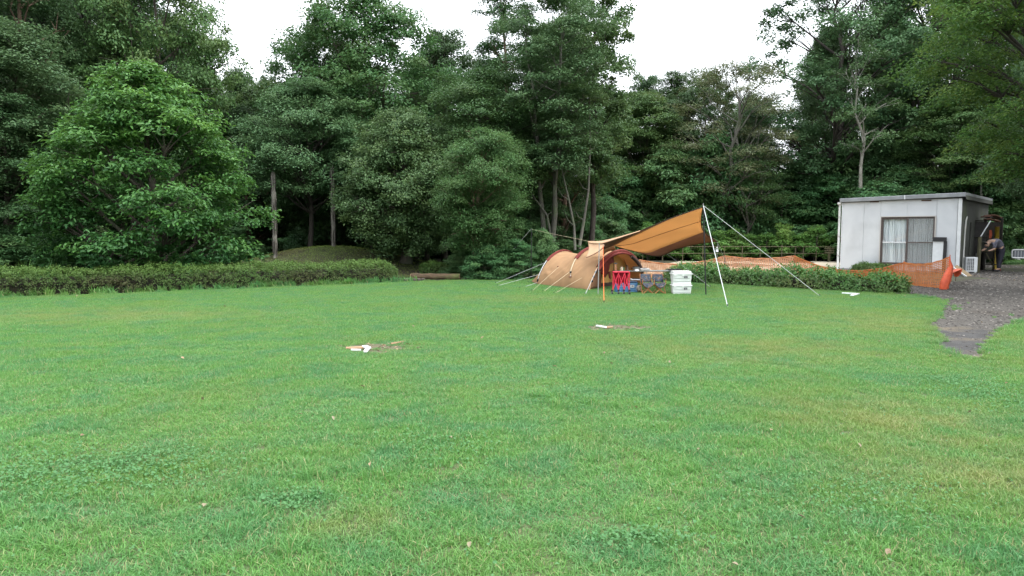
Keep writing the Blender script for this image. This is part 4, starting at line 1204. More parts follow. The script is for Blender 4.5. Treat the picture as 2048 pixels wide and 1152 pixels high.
# plank leaning near the wall, and the white rag
p = gp(1925, 552); 
o = empty('wooden_board', (p.x, p.y, 0), R(-35), 'worn tan wooden board lying tilted on the gravel near the cabin corner', 'board')
M['ply'] = mat('ply', (0.22, 0.16, 0.09), .85, (0.13, 0.10, 0.06), 4, stretch=(1, 6, 1))
MB().box((0, 0, .14), (.62, .34, .035), Matrix.Rotation(R(38), 3, 'Y') @ Matrix.Rotation(R(22), 3, 'X')).build('plank', M['ply'], o)
MB().box((-.06, -.16, .13), (.62, .03, .045), Matrix.Rotation(R(38), 3, 'Y') @ Matrix.Rotation(R(22), 3, 'X')).build('edge_strip', M['white_plastic'], o)
p = gp(1916, 549)
o = empty('rock', (p.x, p.y, 0), 0, 'dark reddish lump of rubble behind the tilted wooden board', 'rock')
MB().bev((0, 0, .12), (.34, .26, .26), .09, Matrix.Rotation(.5, 3, 'Z')).build('stone', M['rust'], o, True)

# ------------------------------------------------------------------ wooden lean-to behind the cabin side
M['old_wood'] = mat('old_wood', (0.12, 0.115, 0.06), .9, (0.06, 0.055, 0.035), 5, bump=.5, bscale=25, stretch=(5, 5, .6))
M['dark_wood'] = mat('dark_wood', (0.035, 0.030, 0.026), .9, (0.02, 0.018, 0.015), 6)
M['tile_red'] = mat('tile_red', (0.20, 0.10, 0.065), .85, (0.12, 0.06, 0.045), 9)
M['grey_box'] = mat('grey_box', (0.055, 0.05, 0.05), .7, (0.035, 0.033, 0.032), 4)
def gpos(px, Y): return Vector(((px - 1024) / F * Y, Y, 0))
b0 = gpos(1957, 27.6)
le = empty('lean_to', b0, R(-8), 'ramshackle wooden lean-to with reddish roof pieces beside the cabin', 'lean-to')
def rel(px, py, Y): return le.matrix_world.inverted() @ at(px, py, Y)
bpy.context.view_layer.update()
MB().tube([(0, 0, 0), (.02, .02, 1.38)], .065, 7).build('post', M['old_wood'], le)
a = rel(1966, 540, 29.6); MB().tube([(a.x, a.y, 0), (a.x, a.y, 2.1)], .05, 6).build('post', M['dark_wood'], le)
a = rel(1999, 540, 30.6); MB().tube([(a.x, a.y, 0), (a.x, a.y, 2.2)], .05, 6).build('post', M['dark_wood'], le)
for k in range(5):
    a = rel(1972 + k * 5.6, 431 + (k - 1.6) ** 2 * .8 - k * .3, 29.2 + k * .15)
    MB().bev(a, (.16, .50, .05), .01, Matrix.Rotation(R(8 * k - 10), 3, 'Y')).build('roof_tile', M['tile_red'], le)
for k in range(4):
    a = rel(1975 + k * 6, 438 + k * 1.2, 29.0)
    MB().bev(a, (.18, .30, .05), .01, Matrix.Rotation(R(10 * k - 4), 3, 'Y')).build('roof_tile', M['tile_red'], le)
a = rel(1970, 434, 30); b = rel(2002, 438, 30); MB().tube([a, b], .04, 5).build('roof_beam', M['dark_wood'], le)
a = rel(1982, 478, 30.9); MB().box((a.x, a.y, 1.2), (.75, .04, 1.6)).build('back_board', M['dark_wood'], le)
# stacked cupboards against the cabin wall
c0 = gpos(1955, 29.5)
cu = empty('cupboard', c0, R(-20), 'dark grey cupboard of two boxes hung against the cabin side wall', 'cupboard')
MB().bev((0, 0, 2.0 - .32), (.42, .4, .62), .01).build('upper_box', M['grey_box'], cu)
MB().bev((0, 0, 1.0), (.40, .38, .60), .01).build('lower_box', M['grey_box'], cu)
MB().box((0, 0, 2.03), (.5, .48, .04)).build('top_board', M['dark_wood'], cu)
MB().box((0, 0, 1.34), (.48, .46, .04)).build('shelf', M['dark_wood'], cu)
for x in (-.17, .17): MB().box((x, 0, .35), (.05, .3, .70)).build('leg', M['dark_wood'], cu)
# work bench with crate
b1 = gpos(1978, 28.9)
be = empty('workbench', b1, R(-6), 'rough dark wooden workbench with crossed braces under a grey crate', 'workbench')
MB().box((0, 0, .80), (.62, .45, .04)).build('top', M['old_wood'], be)
for x in (-.27, .27):
    for y in (-.18, .18): MB().box((x, y, .39), (.05, .05, .78)).build('leg', M['dark_wood'], be)
MB().tube([(-.24, -.2, .72), (.12, -.2, .1)], .025, 5).build('brace', M['old_wood'], be)
MB().box((0, 0, .25), (.55, .36, .03)).build('shelf', M['dark_wood'], be)
cr_ = empty('crate', at(1976, 487, 28.8) + Vector((0, 0, -.17)), R(-6), 'grey-green plastic crate standing on the workbench', 'crate')
cr_.location.z = .82
MB().bev((0, 0, .17), (.36, .30, .33), .015).build('body', mat('crate_grey', (0.13, 0.14, 0.12), .7, (0.09, .1, .085), 5), cr_)
MB().bev((0, 0, .345), (.39, .33, .03), .01).build('rim', mat('crate_rim', (0.2, 0.2, 0.17), .7), cr_)
# white pole, yellow post
p0, p1 = at(1961.5, 473, 28.2), at(1981, 442, 28.4)
o = empty('white_pole', (p0.x, p0.y, p0.z), 0, 'thin white pole leaning diagonally in the lean-to', 'pole')
MB().tube([(0, 0, 0), p1 - p0], .022, 6).build('rod', M['white_plastic'], o)
MB().tube([(0, 0, 0), (p1 - p0) * .02 - Vector((0, 0, .02))], .028, 6).build('rubber_tip', M['black'], o)
p0 = gpos(1991, 29.4)
o = empty('yellow_post', p0, 0, 'yellow upright post standing behind the bending person', 'post')
M['yellow'] = mat('yellow', (0.42, 0.30, 0.03), .6, (0.32, 0.22, 0.03), 5)
MB().tube([(0, 0, 0), (0, 0, 1.78)], .085, 12).build('tube', M['yellow'], o, True)
MB().tube([(0, 0, 1.78), (0, 0, 1.81)], .095, 12).build('cap', M['tile_red'], o)
p0 = at(1981, 469, 28.6)
o = empty('red_rag', p0, 0, 'small orange-red rag hanging under the lean-to roof', 'rag')
rg = np.random.default_rng(2)
MB().grid([[(-.05 + .1 * i / 4 + .01 * math.sin(j), .02 * math.sin(i * 2 + j), -.16 + .34 * j / 5) for i in range(5)] for j in range(6)]).build('cloth', mat('rag', (0.35, 0.08, 0.04), .9), o)
MB().tube([(0, 0, .18), (0, 0, .5)], .006, 4).build('cord', M['black'], o)

# dark shed and white framed panel at the right edge
p0 = gpos(2062, 38)
sh = empty('shed', p0, R(-15), 'dark brown board-clad shed in the shade at the right edge', 'shed')
MB().box((0, .8, 1.15), (2.0, 1.5, 2.3)).build('wall', M['dark_wood'], sh)
M['brown_board'] = mat('brown_board', (0.055, 0.038, 0.03), .9, (0.035, 0.025, 0.02), 5, stretch=(6, 6, .5))
for k in range(11): MB().bev((-.93 + k * .186, .03, 1.15), (.17, .025, 2.28), .004).build('board', M['brown_board'], sh)
MB().box((0, .75, 2.36), (2.3, 1.9, .08)).build('roof', M['roof_metal'], sh)
MB().box((-.35, -.005, 1.55), (.5, .03, .06)).build('handle_bar', M['pvc'], sh)
p0 = gp(2047, 527)
o = empty('barrier_panel', (p0.x, p0.y, 0), R(-8), 'white round-cornered frame with a grey slotted panel on two stubby feet', 'barrier')
q = MB(); q.tube([(-.52, 0, .28), (-.56, 0, .34), (-.56, 0, .62), (-.52, 0, .68), (.52, 0, .70), (.56, 0, .64), (.56, 0, .36), (.52, 0, .28), (-.52, 0, .28)], .035, 8); q.build('frame', M['white_plastic'], o, True)
MB().box((0, .0, .48), (.98, .02, .34)).build('panel', mat('panel_grey', (.16, .17, .20), .6), o)
for k in range(7): MB().box((-.42 + k * .14, -.014, .48), (.018, .012, .32)).build('slat', M['white_plastic'], o)
for x in (-.28, .22): MB().bev((x, 0, .12), (.12, .3, .24), .02).build('foot', M['pvc'], o)
hedge('low_plant', 'flat green plants under the white framed panel', 'bush', [gp(2010, 530), gp(2100, 529)], .6, .16, 'leaf_bright_hedge', 3000, .06, .03, 12, flat_top=False)

# ------------------------------------------------------------------ bending person (one continuous body)
def skin_body(name, verts, edges, radii, m, parent, root=0, sub=2):
    me = bpy.data.meshes.new(name)
    me.from_pydata(verts, edges, [])
    me.materials.append(m)
    o = link(name, me, parent)
    sk = o.modifiers.new('skin', 'SKIN')
    for i, r in enumerate(radii):
        v = me.skin_vertices[0].data[i]
        v.radius = (r, r) if not isinstance(r, tuple) else r
        v.use_root = (i == root)
    sk.use_smooth_shade = True
    o.modifiers.new('sub', 'SUBSURF').levels = sub
    o.modifiers['sub'].render_levels = sub
    return o
M['skin'] = mat('skin', (0.42, 0.27, 0.20), .6)
M['shirt'] = mat('shirt', (0.16, 0.16, 0.20), .9, (0.11, 0.11, 0.145), 8, bump=.3, bscale=30)
M['trousers'] = mat('trousers', (0.018, 0.019, 0.030), .9, (0.03, 0.03, 0.042), 9, bump=.3, bscale=25)
M['hair'] = mat('hair', (0.015, 0.013, 0.012), .7)
pp = gp(1998, 543)
per = empty('person', (pp.x, pp.y, 0), R(8), 'person in grey T-shirt and dark trousers bending forward over the workbench', 'person')
# faces -x (to the left); feet apart
sv = [(0.02, 0, .94), (-.07, 0, 1.06), (-.20, 0, 1.21), (-.38, 0, 1.23), (-.49, 0, 1.16), (-.58, 0, 1.08), (-.65, 0, .99),      # pelvis..head
      (-.42, .19, 1.14), (-.46, .22, .90), (-.60, .18, .84), (-.42, -.19, 1.14), (-.46, -.22, .90), (-.60, -.18, .84),           # arms
      (.02, .10, .88), (.06, .12, .48), (.10, .12, .09), (-.05, .12, .05),
      (.02, -.10, .88), (-.10, -.13, .47), (-.16, -.13, .09), (-.31, -.13, .05), (-.68, .17, .83), (-.68, -.17, .83)]
se = [(0, 1), (1, 2), (2, 3), (3, 4), (4, 5), (5, 6), (3, 7), (7, 8), (8, 9), (3, 10), (10, 11), (11, 12), (0, 13), (13, 14), (14, 15), (15, 16), (0, 17), (17, 18), (18, 19), (19, 20), (9, 21), (12, 22)]
sr = [.09, .09, .12, .13, .065, .095, .09, .06, .045, .034, .06, .045, .034, .10, .068, .045, .04, .10, .068, .045, .04, .03, .03]
skin_body('body', sv, se, sr, M['skin'], per)
skin_body('shirt', [(0.035, 0, .955), (-.07, 0, 1.09), (-.20, 0, 1.21), (-.38, 0, 1.23), (-.42, .19, 1.14), (-.46, .22, .92), (-.42, -.19, 1.14), (-.46, -.22, .92)], [(0, 1), (1, 2), (2, 3), (3, 4), (4, 5), (3, 6), (6, 7)],
          [.165, .165, .175, .16, .085, .075, .085, .075], M['shirt'], per)
skin_body('trousers', [(0.02, 0, .94), (-.04, 0, 1.02), (.02, .10, .86), (.06, .12, .48), (.10, .12, .12), (.02, -.10, .86), (-.10, -.13, .47), (-.16, -.13, .12)], [(0, 1), (0, 2), (2, 3), (3, 4), (0, 5), (5, 6), (6, 7)],
          [.165, .155, .125, .09, .075, .125, .09, .075], M['trousers'], per)
skin_body('hair', [(-.60, 0, 1.12), (-.67, 0, 1.06)], [(0, 1)], [.095, .085], M['hair'], per)
for (x, y, m_) in ((.03, .12, mat('shoe_red', (.25, .03, .02), .7)), (-.23, -.13, M['black'])):
    MB().bev((x, y, .045), (.28, .10, .09), .035).build('shoe', m_, per, True)

# ------------------------------------------------------------------ bamboo fence along the back of the sandy yard
M['bamboo'] = mat('bamboo', (0.15, 0.13, 0.08), .8, (0.09, 0.08, 0.045), 6)
fe = empty('bamboo_fence', gpos(1480, 38.2), 0, 'low bamboo post and rail fence along the back of the sandy yard', 'fence')
org = fe.location
def fr_(px, dz): 
    v = gpos(px, 38.2) - org; return Vector((v.x, v.y, dz))
for px in (1285, 1325, 1365, 1405, 1448, 1484, 1520, 1563, 1590, 1606, 1632, 1660, 1690):
    MB().tube([fr_(px, 0), fr_(px, .88 if px % 2 else .82)], .024, 6).build('post', M['bamboo'], fe)
for z in (.78, .42): MB().tube([fr_(1240, z) + Vector((0, -.05, 0)), fr_(1480, z + .02) + Vector((0, -.05, 0)), fr_(1720, z) + Vector((0, -.05, 0))], .016, 6).build('rail', M['bamboo'], fe)
sg = empty('slat_sign', gp(1657, 524) * 1, 0, 'small wooden rack of four slats on a post before the bamboo fence', 'sign')
sg.location.z = 0
MB().box((0, 0, .42), (.07, .07, .84)).build('post', M['old_wood'], sg)
for k in range(4): MB().box((0, -.05, .50 + k * .10), (.52, .03, .045)).build('slat', M['bamboo'], sg)
# leafy plants behind the fence
rr = random.Random(8)
M['leaf_young'] = leaf_mat('leaf_young', (0.08, 0.20, 0.045), (0.17, 0.34, 0.08), (0.22, 0.32, 0.10), transl=.35, spec=.3)
young = make_tree(61, 1.5, 1.9, .08, 'egg', 'leaf_young', 'bark', lobes=9, lobe_r=.42, clumps=7, cr=.2, nl=60, ll=.13, lw=.045, flat=.5, up=.7, tr=.02, stems=3, squash=.9, fill=.3, jitter=.8)
for px, where in ((1262, 'at the far left by the tent'), (1292, 'left under the awning'), (1322, 'under the left half of the awning'), (1350, 'under the middle of the awning'), (1378, 'above the white boxes'), (1404, 'left of the awning pole'), (1430, 'by the awning corner'), (1462, 'above the second net post'),
                  (1496, 'right of the second net post'), (1530, 'crossed by the long guy rope'), (1562, 'left of the net peak'), (1592, 'above the net peak'), (1622, 'right of the net peak'), (1648, 'left of the slatted rack'), (1676, 'right of the slatted rack'), (1704, 'against the cabin corner')):
    x = (px - 1024) / F * 39.4
    put_tree(young, 'garden_shrub', 'leafy green shrub behind the bamboo fence, ' + where, (x, 39.1 + rr.uniform(-.25, .3), 0), rr.uniform(1.5, 2.1), rr.uniform(1.35, 2.1), rr.uniform(0, 6), 'shrub', 'row of shrubs behind the bamboo fence')

# ------------------------------------------------------------------ orange safety net
def net_mat(name, col, tr):
    return mat(name, col, .6, (col[0] * .85, col[1] * .8, col[2] * .8), 3, transl=tr)
M['net'] = net_mat('net', (0.60, 0.22, 0.075), .35)
M['net_pale'] = net_mat('net_pale', (0.80, 0.42, 0.24), .4)
M['net_red'] = mat('net_red', (0.52, 0.085, 0.03), .6, (0.42, 0.06, 0.022), 9, bump=.5, bscale=14)
nf = empty('safety_net', (6.5, 22.5, 0), 0, 'long sagging orange plastic safety net on thin posts behind the shrub hedge', 'net fence')
no_ = nf.location
net_posts = [(1236, 524, 25.0), (1281, 520, 24.6), (1450, 512, 24.0), (1589, 512, 23.4), (1808, 525, 21.2), (1900, 514, 19.4)]
tops = [at(*q) for q in net_posts]
for i, q in enumerate(tops):
    rdz = .06 if i in (2, 3, 4, 5) else .02
    MB().tube([Vector((q.x, q.y, 0)) - no_, Vector((q.x, q.y, q.z + rdz)) - no_], .011, 6).build('post', M['net_red'] if i >= 4 else M['rust'], nf)
sags = [.05, .20, .09, .36, .12]
lows = [0.02] * 5
def net_bay(a, b, sag, dens, strand, m, rows_=15, rand=0):
    length = (b - a).length
    n = max(8, int(length / dens))
    def P(u, v):
        top = a.lerp(b, u); zt = top.z - sag * 4 * u * (1 - u)
        bulge = .05 * math.sin(u * 6.28 + rand) * (1 - abs(2 * v - 1)) + .012 * math.sin(u * 40 + v * 5)
        z = .03 + (zt - .03) * v
        return Vector((top.x + bulge, top.y + bulge, z + .006 * math.sin(u * 33 + v * 9))) - no_
    mb = MB()
    for j in range(rows_ + 1):
        v = j / rows_
        hw = strand * (1.9 if j in (0, rows_) else 1.0)
        pr = [[P(i / n, v) + Vector((0, 0, s * hw)) for i in range(n + 1)] for s in (-1, 1)]
        mb.grid([[pr[0][i], pr[1][i]] for i in range(n + 1)])
    for i in range(n + 1):
        d = (b - a).normalized() * strand
        mb.grid([[P(i / n, j / rows_) - d, P(i / n, j / rows_) + d] for j in range(rows_ + 1)])
    return mb.build('net_bay', m, nf)
for i in range(5):
    a, b = tops[i], tops[i + 1]
    o = net_bay(a, b, sags[i], .055 if i < 3 else .07, .0115 if i < 3 else .0125, M['net_pale'] if i < 3 else M['net'], 15 if i < 3 else 15, i)
    o['kind'] = 'stuff'
    if i < 4:
        MB().tube([a.lerp(b, t / 16) - Vector((0, 0, sags[i] * 4 * (t / 16) * (1 - t / 16))) - no_ for t in range(17)], .012, 5).build('top_cord', M['net'], nf, True)
# gathered end of the net
e = tops[-1]
def bundle(name, pts, rad, seed, m):
    mb = MB(); rr_ = random.Random(seed)
    n = len(pts); rings = []
    for i in range(n):
        c = Vector(pts[i]); row = []
        for k in range(17):
            a = 2 * math.pi * k / 16
            r = rad[i] * (1 + .16 * math.sin(k * 3 + i * .4) + .08 * math.sin(k * 5 + i))
            row.append(c + Vector((math.cos(a) * r, math.sin(a) * r * .8, 0)))
        rings.append(row)
    mb.grid(rings)
    return mb.build(name, m, nf, True)
g0 = gp(1890, 580)
bundle('gathered_net', [Vector((g0.x - .05, g0.y, .02)) - no_, Vector((g0.x - .02, g0.y, .2)) - no_, Vector((g0.x + .08, g0.y + .05, .42)) - no_, Vector((e.x + .03, e.y, .62)) - no_, Vector((e.x, e.y, e.z - .1)) - no_, Vector((e.x, e.y, e.z)) - no_], [.09, .115, .10, .06, .025, .012], 1, M['net_red'])
g1 = gp(1912, 562)
bundle('gathered_net', [Vector((g1.x + .0, g1.y, .14)) - no_, Vector((g1.x + .02, g1.y, .24)) - no_, Vector((g1.x - .08, g1.y - .2, .40)) - no_, Vector((g0.x + .22, g0.y + .2, .44)) - no_], [.05, .10, .10, .05], 2, M['net_red'])
MB().tube([Vector((g1.x - .02, g1.y, 0)) - no_, Vector((g1.x + .01, g1.y, .3)) - no_], .012, 6).build('post', M['rust'], nf)
MB().tube([Vector((e.x, e.y, e.z)) - no_, Vector((e.x + .25, e.y + .3, .2)) - no_], .006, 5).build('top_cord', M['net_red'], nf)
# ------------------------------------------------------------------ tent
M['canvas'] = mat('canvas', (0.53, 0.325, 0.175), .85, (0.46, 0.28, 0.15), 2.2, bump=.5, bscale=2.6, transl=.45, stretch=(1.6, 1.6, .55))
M['canvas_light'] = mat('canvas_light', (0.55, 0.36, 0.22), .8, (0.49, 0.31, 0.19), 2.2, bump=.2, bscale=5, transl=.3)
M['tan'] = mat('tan', (0.72, 0.47, 0.26), .8, (0.66, 0.43, 0.24), 1.5, bump=.35, bscale=2.2, transl=.6, stretch=(.5, 1.2, 1.2))
M['brown_cloth'] = mat('brown_cloth', (0.33, 0.18, 0.13), .85, (0.29, 0.155, 0.115), 2, transl=.5)
M['inner_yellow'] = mat('inner_yellow', (0.85, 0.55, 0.20), .85, (0.78, 0.50, 0.18), 2, transl=.45, bump=.2, bscale=5)
M['red_trim'] = mat('red_trim', (0.15, 0.018, 0.012), .8, (0.11, 0.014, 0.010), 6)
M['dark_cloth'] = mat('dark_cloth', (0.05, 0.028, 0.022), .9)
M['rope_white'] = mat('rope_white', (0.46, 0.48, 0.48), .8)
M['rope_cream'] = mat('rope_cream', (0.44, 0.37, 0.25), .8)
M['rope_orange'] = mat('rope_orange', (0.65, 0.13, 0.03), .7)
M['peg'] = mat('peg', (0.05, 0.05, 0.055), .4, metal=.6)
TB = Vector((2.1, 19.5, 0))
tent = empty('tent', TB, 0, 'beige low tunnel tent with red-trimmed hoops and its front open', 'tent')
class Hoop:
    def __init__(s, N_, F_, h, lean=(0, 0), e=1.15): s.N, s.F, s.h, s.l, s.e = Vector((N_.x, N_.y, 0)), Vector((F_.x, F_.y, 0)), h, Vector((*lean, 0)), e
    def p(s, t, k=1.0, off=0.0):
        a = math.pi * t
        sn = max(0.0, math.sin(a))
        c = s.N.lerp(s.F, .5 + (-.5 * math.cos(a)) * k)
        return c + s.l * sn + Vector((0, 0, s.h * k * sn ** s.e + off)) - TB
D2 = lambda x, y: Vector((x, y, 0))
n0, n1, nv, n2, nw, n3 = gp(1061, 564), gp(1074, 569.5), gp(1105, 574), gp(1140, 577.5), gp(1160, 579.5), gp(1179, 581.5)
f3 = gp(1286, 568)
hoops = [Hoop(n0, n0 + D2(.5, .7), .06), Hoop(n1, n1 + D2(1.5, 2.0), .98, (.10, 0)), Hoop(nv, nv + D2(1.8, 2.2), .90, (0.0, 0)), Hoop(n2, n2 + D2(1.95, 2.3), 1.12, (-.18, 0)), Hoop(nw, nw + D2(1.95, 2.3), 1.02, (-.05, 0)), Hoop(n3, f3, 1.02, (.05, 0))]
def row(hA, hB, w, bay, nt=56, sag=0.0):
    out = []
    for i in range(nt + 1):
        t = i / nt
        a, b = hA.p(t), hB.p(t)
        q = a.lerp(b, w)
        q += Vector((0, 0, -sag * 4 * w * (1 - w) * math.sin(math.pi * t)))
        # tension creases running slantwise between the hoops, none on the hoops themselves
        env = min(1, 4 * w * (1 - w) * 1.3) if bay < 4 else min(1, (1 - w) * 2.5)
        fold = 0.0
        for t0_, sl, am in (((.08, .20, .030), (.16, .22, .022), (.27, .14, .02)), ((.22, -.16, .032), (.12, .05, .02), (.30, .10, .016)), ((.10, .18, .03), (.24, -.12, .024)), ((.05, .20, .034), (.11, .22, .026), (.19, .16, .022)), ((.25, .10, .034), (.33, .08, .026), (.35, .02, .02)))[bay]:
            d = (t - (t0_ + sl * w)) / .016
            fold += am * math.exp(-d * d) - am * .55 * math.exp(-(d - 1.9) ** 2)
        fold += .008 * math.sin(t * 37 + w * 9) * (t > .5)
        q += Vector((-.45, -.75, .35)) * fold * env
        out.append(q)
    return out
rows = []
for i in range(5):
    for w in (0, .12, .24, .36, .48, .6, .72, .84): rows.append(row(hoops[i], hoops[i + 1], w, i, sag=(.10, .02, .02, .02, .03)[i]))
rows.append(row(hoops[4], hoops[5], 1.0, 4))
fly = solid(MB().grid(rows).build('flysheet', M['canvas'], tent, True), .006)
def ribbon(h, t0, t1, wv, name, m, off=.012, n=18, k=1.0):
    wv = Vector(wv)
    pts = [h.p(t0 + (t1 - t0) * i / n, k, off) for i in range(n + 1)]
    o = MB().grid([[p - wv, p, p + wv] for p in pts]).build(name, m, tent, True)
    return solid(o, .01)
def arc(h, t0, t1, r, name, m, off=.012, n=14):
    return MB().tube([h.p(t0 + (t1 - t0) * i / n, 1.0, off) for i in range(n + 1)], r, 7).build(name, m, tent, True)
ribbon(hoops[1], .26, .74, (-.05, .05, 0), 'hoop_sleeve', M['red_trim'])
arc(hoops[1], .26, .74, .030, 'pole_sleeve', M['red_trim'], .02)
ribbon(hoops[3], .27, .70, (-.05, .05, 0), 'hoop_sleeve', M['red_trim'])
arc(hoops[3], .27, .70, .028, 'pole_sleeve', M['red_trim'], .02)
arc(hoops[5], .22, .84, .045, 'pole_sleeve', M['red_trim'], .015)
arc(hoops[1], .03, .26, .018, 'hoop_pole', M['black'])
arc(hoops[1], .06, .26, .012, 'pole_webbing', M['rope_white'], .035)
arc(hoops[3], .14, .27, .016, 'pole_webbing', M['rope_cream'], .02)
arc(hoops[5], .01, .22, .016, 'hoop_pole', M['canvas_light'])
arc(hoops[5], .84, .99, .022, 'hoop_pole', M['brown_cloth'])
for t in (.09, .13, .17): MB().bev(hoops[5].p(t) + Vector((.02, -.02, .02)), (.05, .04, .06), .01).build('pole_clip', M['black'], tent)
for hh, t in ((hoops[3], .145), (hoops[1], .05)): MB().bev(hh.p(t) + Vector((0, -.02, .02)), (.06, .04, .05), .01).build('pole_clip', M['black'], tent)
# dark hem round the foot
foot = [h.N - TB + Vector((0, -.01, .015)) for h in hoops]
MB().tube(foot, .022, 6).build('hem', M['dark_cloth'], tent)
# front: brown door panel by the near pole, red-brown hood, rolled door, inner tent
h5 = hoops[5]
dp = []
q1 = gp(1201, 577); q1 = Vector((q1.x, q1.y, 0)) - TB
for j in range(9):
    a = h5.p(.02 + .22 * j / 8)
    b = q1.lerp(h5.p(.30), j / 8)
    dp.append([a.lerp(b, u / 4) + Vector((0, 0, 0)) for u in range(5)])
solid(MB().grid(dp).build('door_panel', mat('door_brown', (0.33, 0.17, 0.10), .85, (.27, .14, .08), 3, transl=.25), tent, True), .006)
hood = []
for i in range(25):
    t = .20 + .66 * i / 24
    a = h5.p(t, 1.0, .0)
    hood.append([a + Vector((0, 0, .0)), a + Vector((.05, -.10, -.03)), h5.p(t, .935, 0) + Vector((.05, -.09, -.01))])
solid(MB().grid(hood).build('hood', M['red_trim'], tent, True), .008)
a0, a1 = h5.p(.62, .93), h5.p(.80, .95)
MB().tube([a0 + Vector((.05, -.1, 0)), a0.lerp(a1, .5) + Vector((.07, -.1, .02)), a1 + Vector((.05, -.1, 0))], [.045, .06, .045], 9).build('rolled_door', M['dark_cloth'], tent, True)
hi = Hoop(n3 + D2(-.10, .45), f3 + D2(-.30, .12), .98, (0, 0))
inn = []
for i in range(25):
    t = i / 24
    e_ = hi.p(t, .96)
    inn.append([Vector((e_.x, e_.y, .06 + (e_.z - .06) * j / 6 if e_.z > .06 else e_.z)) + Vector((.02 * math.sin(i * .9), 0, 0)) * math.sin(j) for j in range(7)])
MB().grid(inn).build('inner_tent', M['inner_yellow'], tent, True)
for t in (.38, .52, .68):
    e_ = hi.p(t, .95) + Vector((.05, -.07, 0)); f_ = Vector((e_.x + (t - .5) * .5, e_.y + (t - .5) * .5, .12))
    MB().tube([e_, e_.lerp(f_, .5) + Vector(((t - .5) * .6, (t - .5) * .6, 0)), f_], .011, 5).build('door_zip', M['brown_cloth'], tent)
e_ = hi.p(.47, .95)
MB().box(Vector((e_.x + .06, e_.y - .08, .74)), (.14, .03, .03)).build('zip_flap', M['dark_cloth'], tent)
MB().box(Vector((e_.x, e_.y - .14, .07)), (1.5, .05, .12), Matrix.Rotation(math.atan2(2.3, 1.95), 3, 'Z')).build('groundsheet_sill', M['dark_cloth'], tent)
# inner side curtain hanging from the hood
hg = []
for i in range(9):
    t = .24 + .17 * i / 8
    e_ = h5.p(t, .90) + Vector((.02, .03, 0))
    L_ = .16 + .26 * math.sin(math.pi * min(1, i / 6)) ** 1.5
    hg.append([e_ + Vector((.02 * math.sin(i * 2 + j), .03 * math.cos(i * 1.7), -L_ * j / 5)) for j in range(6)])
solid(MB().grid(hg).build('gathered_curtain', M['red_trim'], tent, True), .008)
pt = h5.p(.36, .9) + Vector((0, 0, -.36))
MB().tube([pt + Vector((-.03, 0, .12)), pt + Vector((-.08, 0, -.02)), pt, pt + Vector((.02, 0, -.16)), pt + Vector((.05, 0, -.20))], [.03, .05, .05, .03, .01], 7).build('curtain_knot', M['red_trim'], tent, True)
# vent tab on the near side, with creases
vt = Vector(at(1118, 533, 20.6)) - TB
MB().bev(vt, (.10, .03, .035), .01).build('vent_tab', mat('tab', (.2, .1, .06), .9), tent)
vt2 = Vector(at(1141, 553.5, 19.62)) - TB
MB().bev(vt2, (.10, .03, .035), .01).build('vent_tab', M['brown_cloth'], tent)
# guy ropes of the tent
def rope(parent, o0, a, b, r, m, sag=0.0, peg=True, name='guy_rope'):
    a, b = Vector(a) - o0, Vector(b) - o0
    n = 10
    pts = [a.lerp(b, i / n) - Vector((0, 0, sag * 4 * (i / n) * (1 - i / n))) for i in range(n + 1)]
    q = MB().tube(pts, r, 5).build(name, m, parent)
    if peg:
        d = (b - a).normalized()
        MB().tube([b + Vector((0, 0, .05)) - d * .02, b + Vector((d.x, d.y, 0)) * -.03 - Vector((0, 0, .08))], .009, 6).build('peg', M['peg'], parent)
    return q
G = lambda px, py: gp(px, py, .012)
tw = lambda h, t: h.p(t) + TB
rope(tent, TB, tw(hoops[1], .25), G(990, 567), 0.0047, M['rope_white'])
rope(tent, TB, tw(hoops[1], .12), G(993, 572), 0.0047, M['rope_white'])
rope(tent, TB, tw(hoops[1], .03), G(1039, 577), 0.0047, M['rope_white'])
rope(tent, TB, vt + TB, G(1063, 583), 0.0040, M['rope_cream'])
rope(tent, TB, tw(hoops[3], .16), G(1085, 584.5), 0.0047, M['rope_cream'])
rope(tent, TB, tw(hoops[4], .12) + Vector((0, -.05, 0)), G(1107, 588), 0.0040, M['rope_cream'])
rope(tent, TB, tw(hoops[3], .17), vt2 + TB, 0.0058, M['rope_white'], peg=False)
rope(tent, TB, tw(hoops[5], .21), G(1170, 590), 0.0054, M['rope_white'])
rope(tent, TB, tw(hoops[5], .8), G(1312, 566), 0.0040, M['rope_cream'])
rope(tent, TB, tw(hoops[0], .1), gp(1056, 566, .01), .01, M['dark_cloth'], peg=True)

# ------------------------------------------------------------------ tarp (awning)
A0 = gp(1412, 592); A0 = Vector((A0.x, A0.y, 0))
tarp = empty('tarp', A0, 0, 'orange-tan awning with brown borders sloping from a tall pole down to the tent', 'awning')
def cr4(p0, p1, p2, p3, t):
    return .5 * ((2 * p1) + (p2 - p0) * t + (2 * p0 - 5 * p1 + 4 * p2 - p3) * t * t + (3 * p1 - p0 - 3 * p2 + p3) * t ** 3)
def spl(P, n):
    out = []
    Q = [P[0] * 2 - P[1]] + list(P) + [P[-1] * 2 - P[-2]]
    for i in range(len(P) - 1):
        for k in range(n): out.append(cr4(Q[i], Q[i + 1], Q[i + 2], Q[i + 3], k / n))
    out.append(P[-1]); return out
def cloth(rows_px, name, m, n=6, nv=5, th=.004):
    Rw = [spl([at(*q) - A0 for q in r], n) for r in rows_px]
    cols = list(zip(*Rw))
    G_ = [spl(list(c), nv) for c in cols]
    return solid(MB().grid(G_).build(name, m, tarp, True), th)
t0 = [(1405.8, 414.6, 17.35), (1344, 437, 17.9), (1284, 463.5, 18.5), (1252, 478.5, 19.0), (1227, 491, 19.4)]
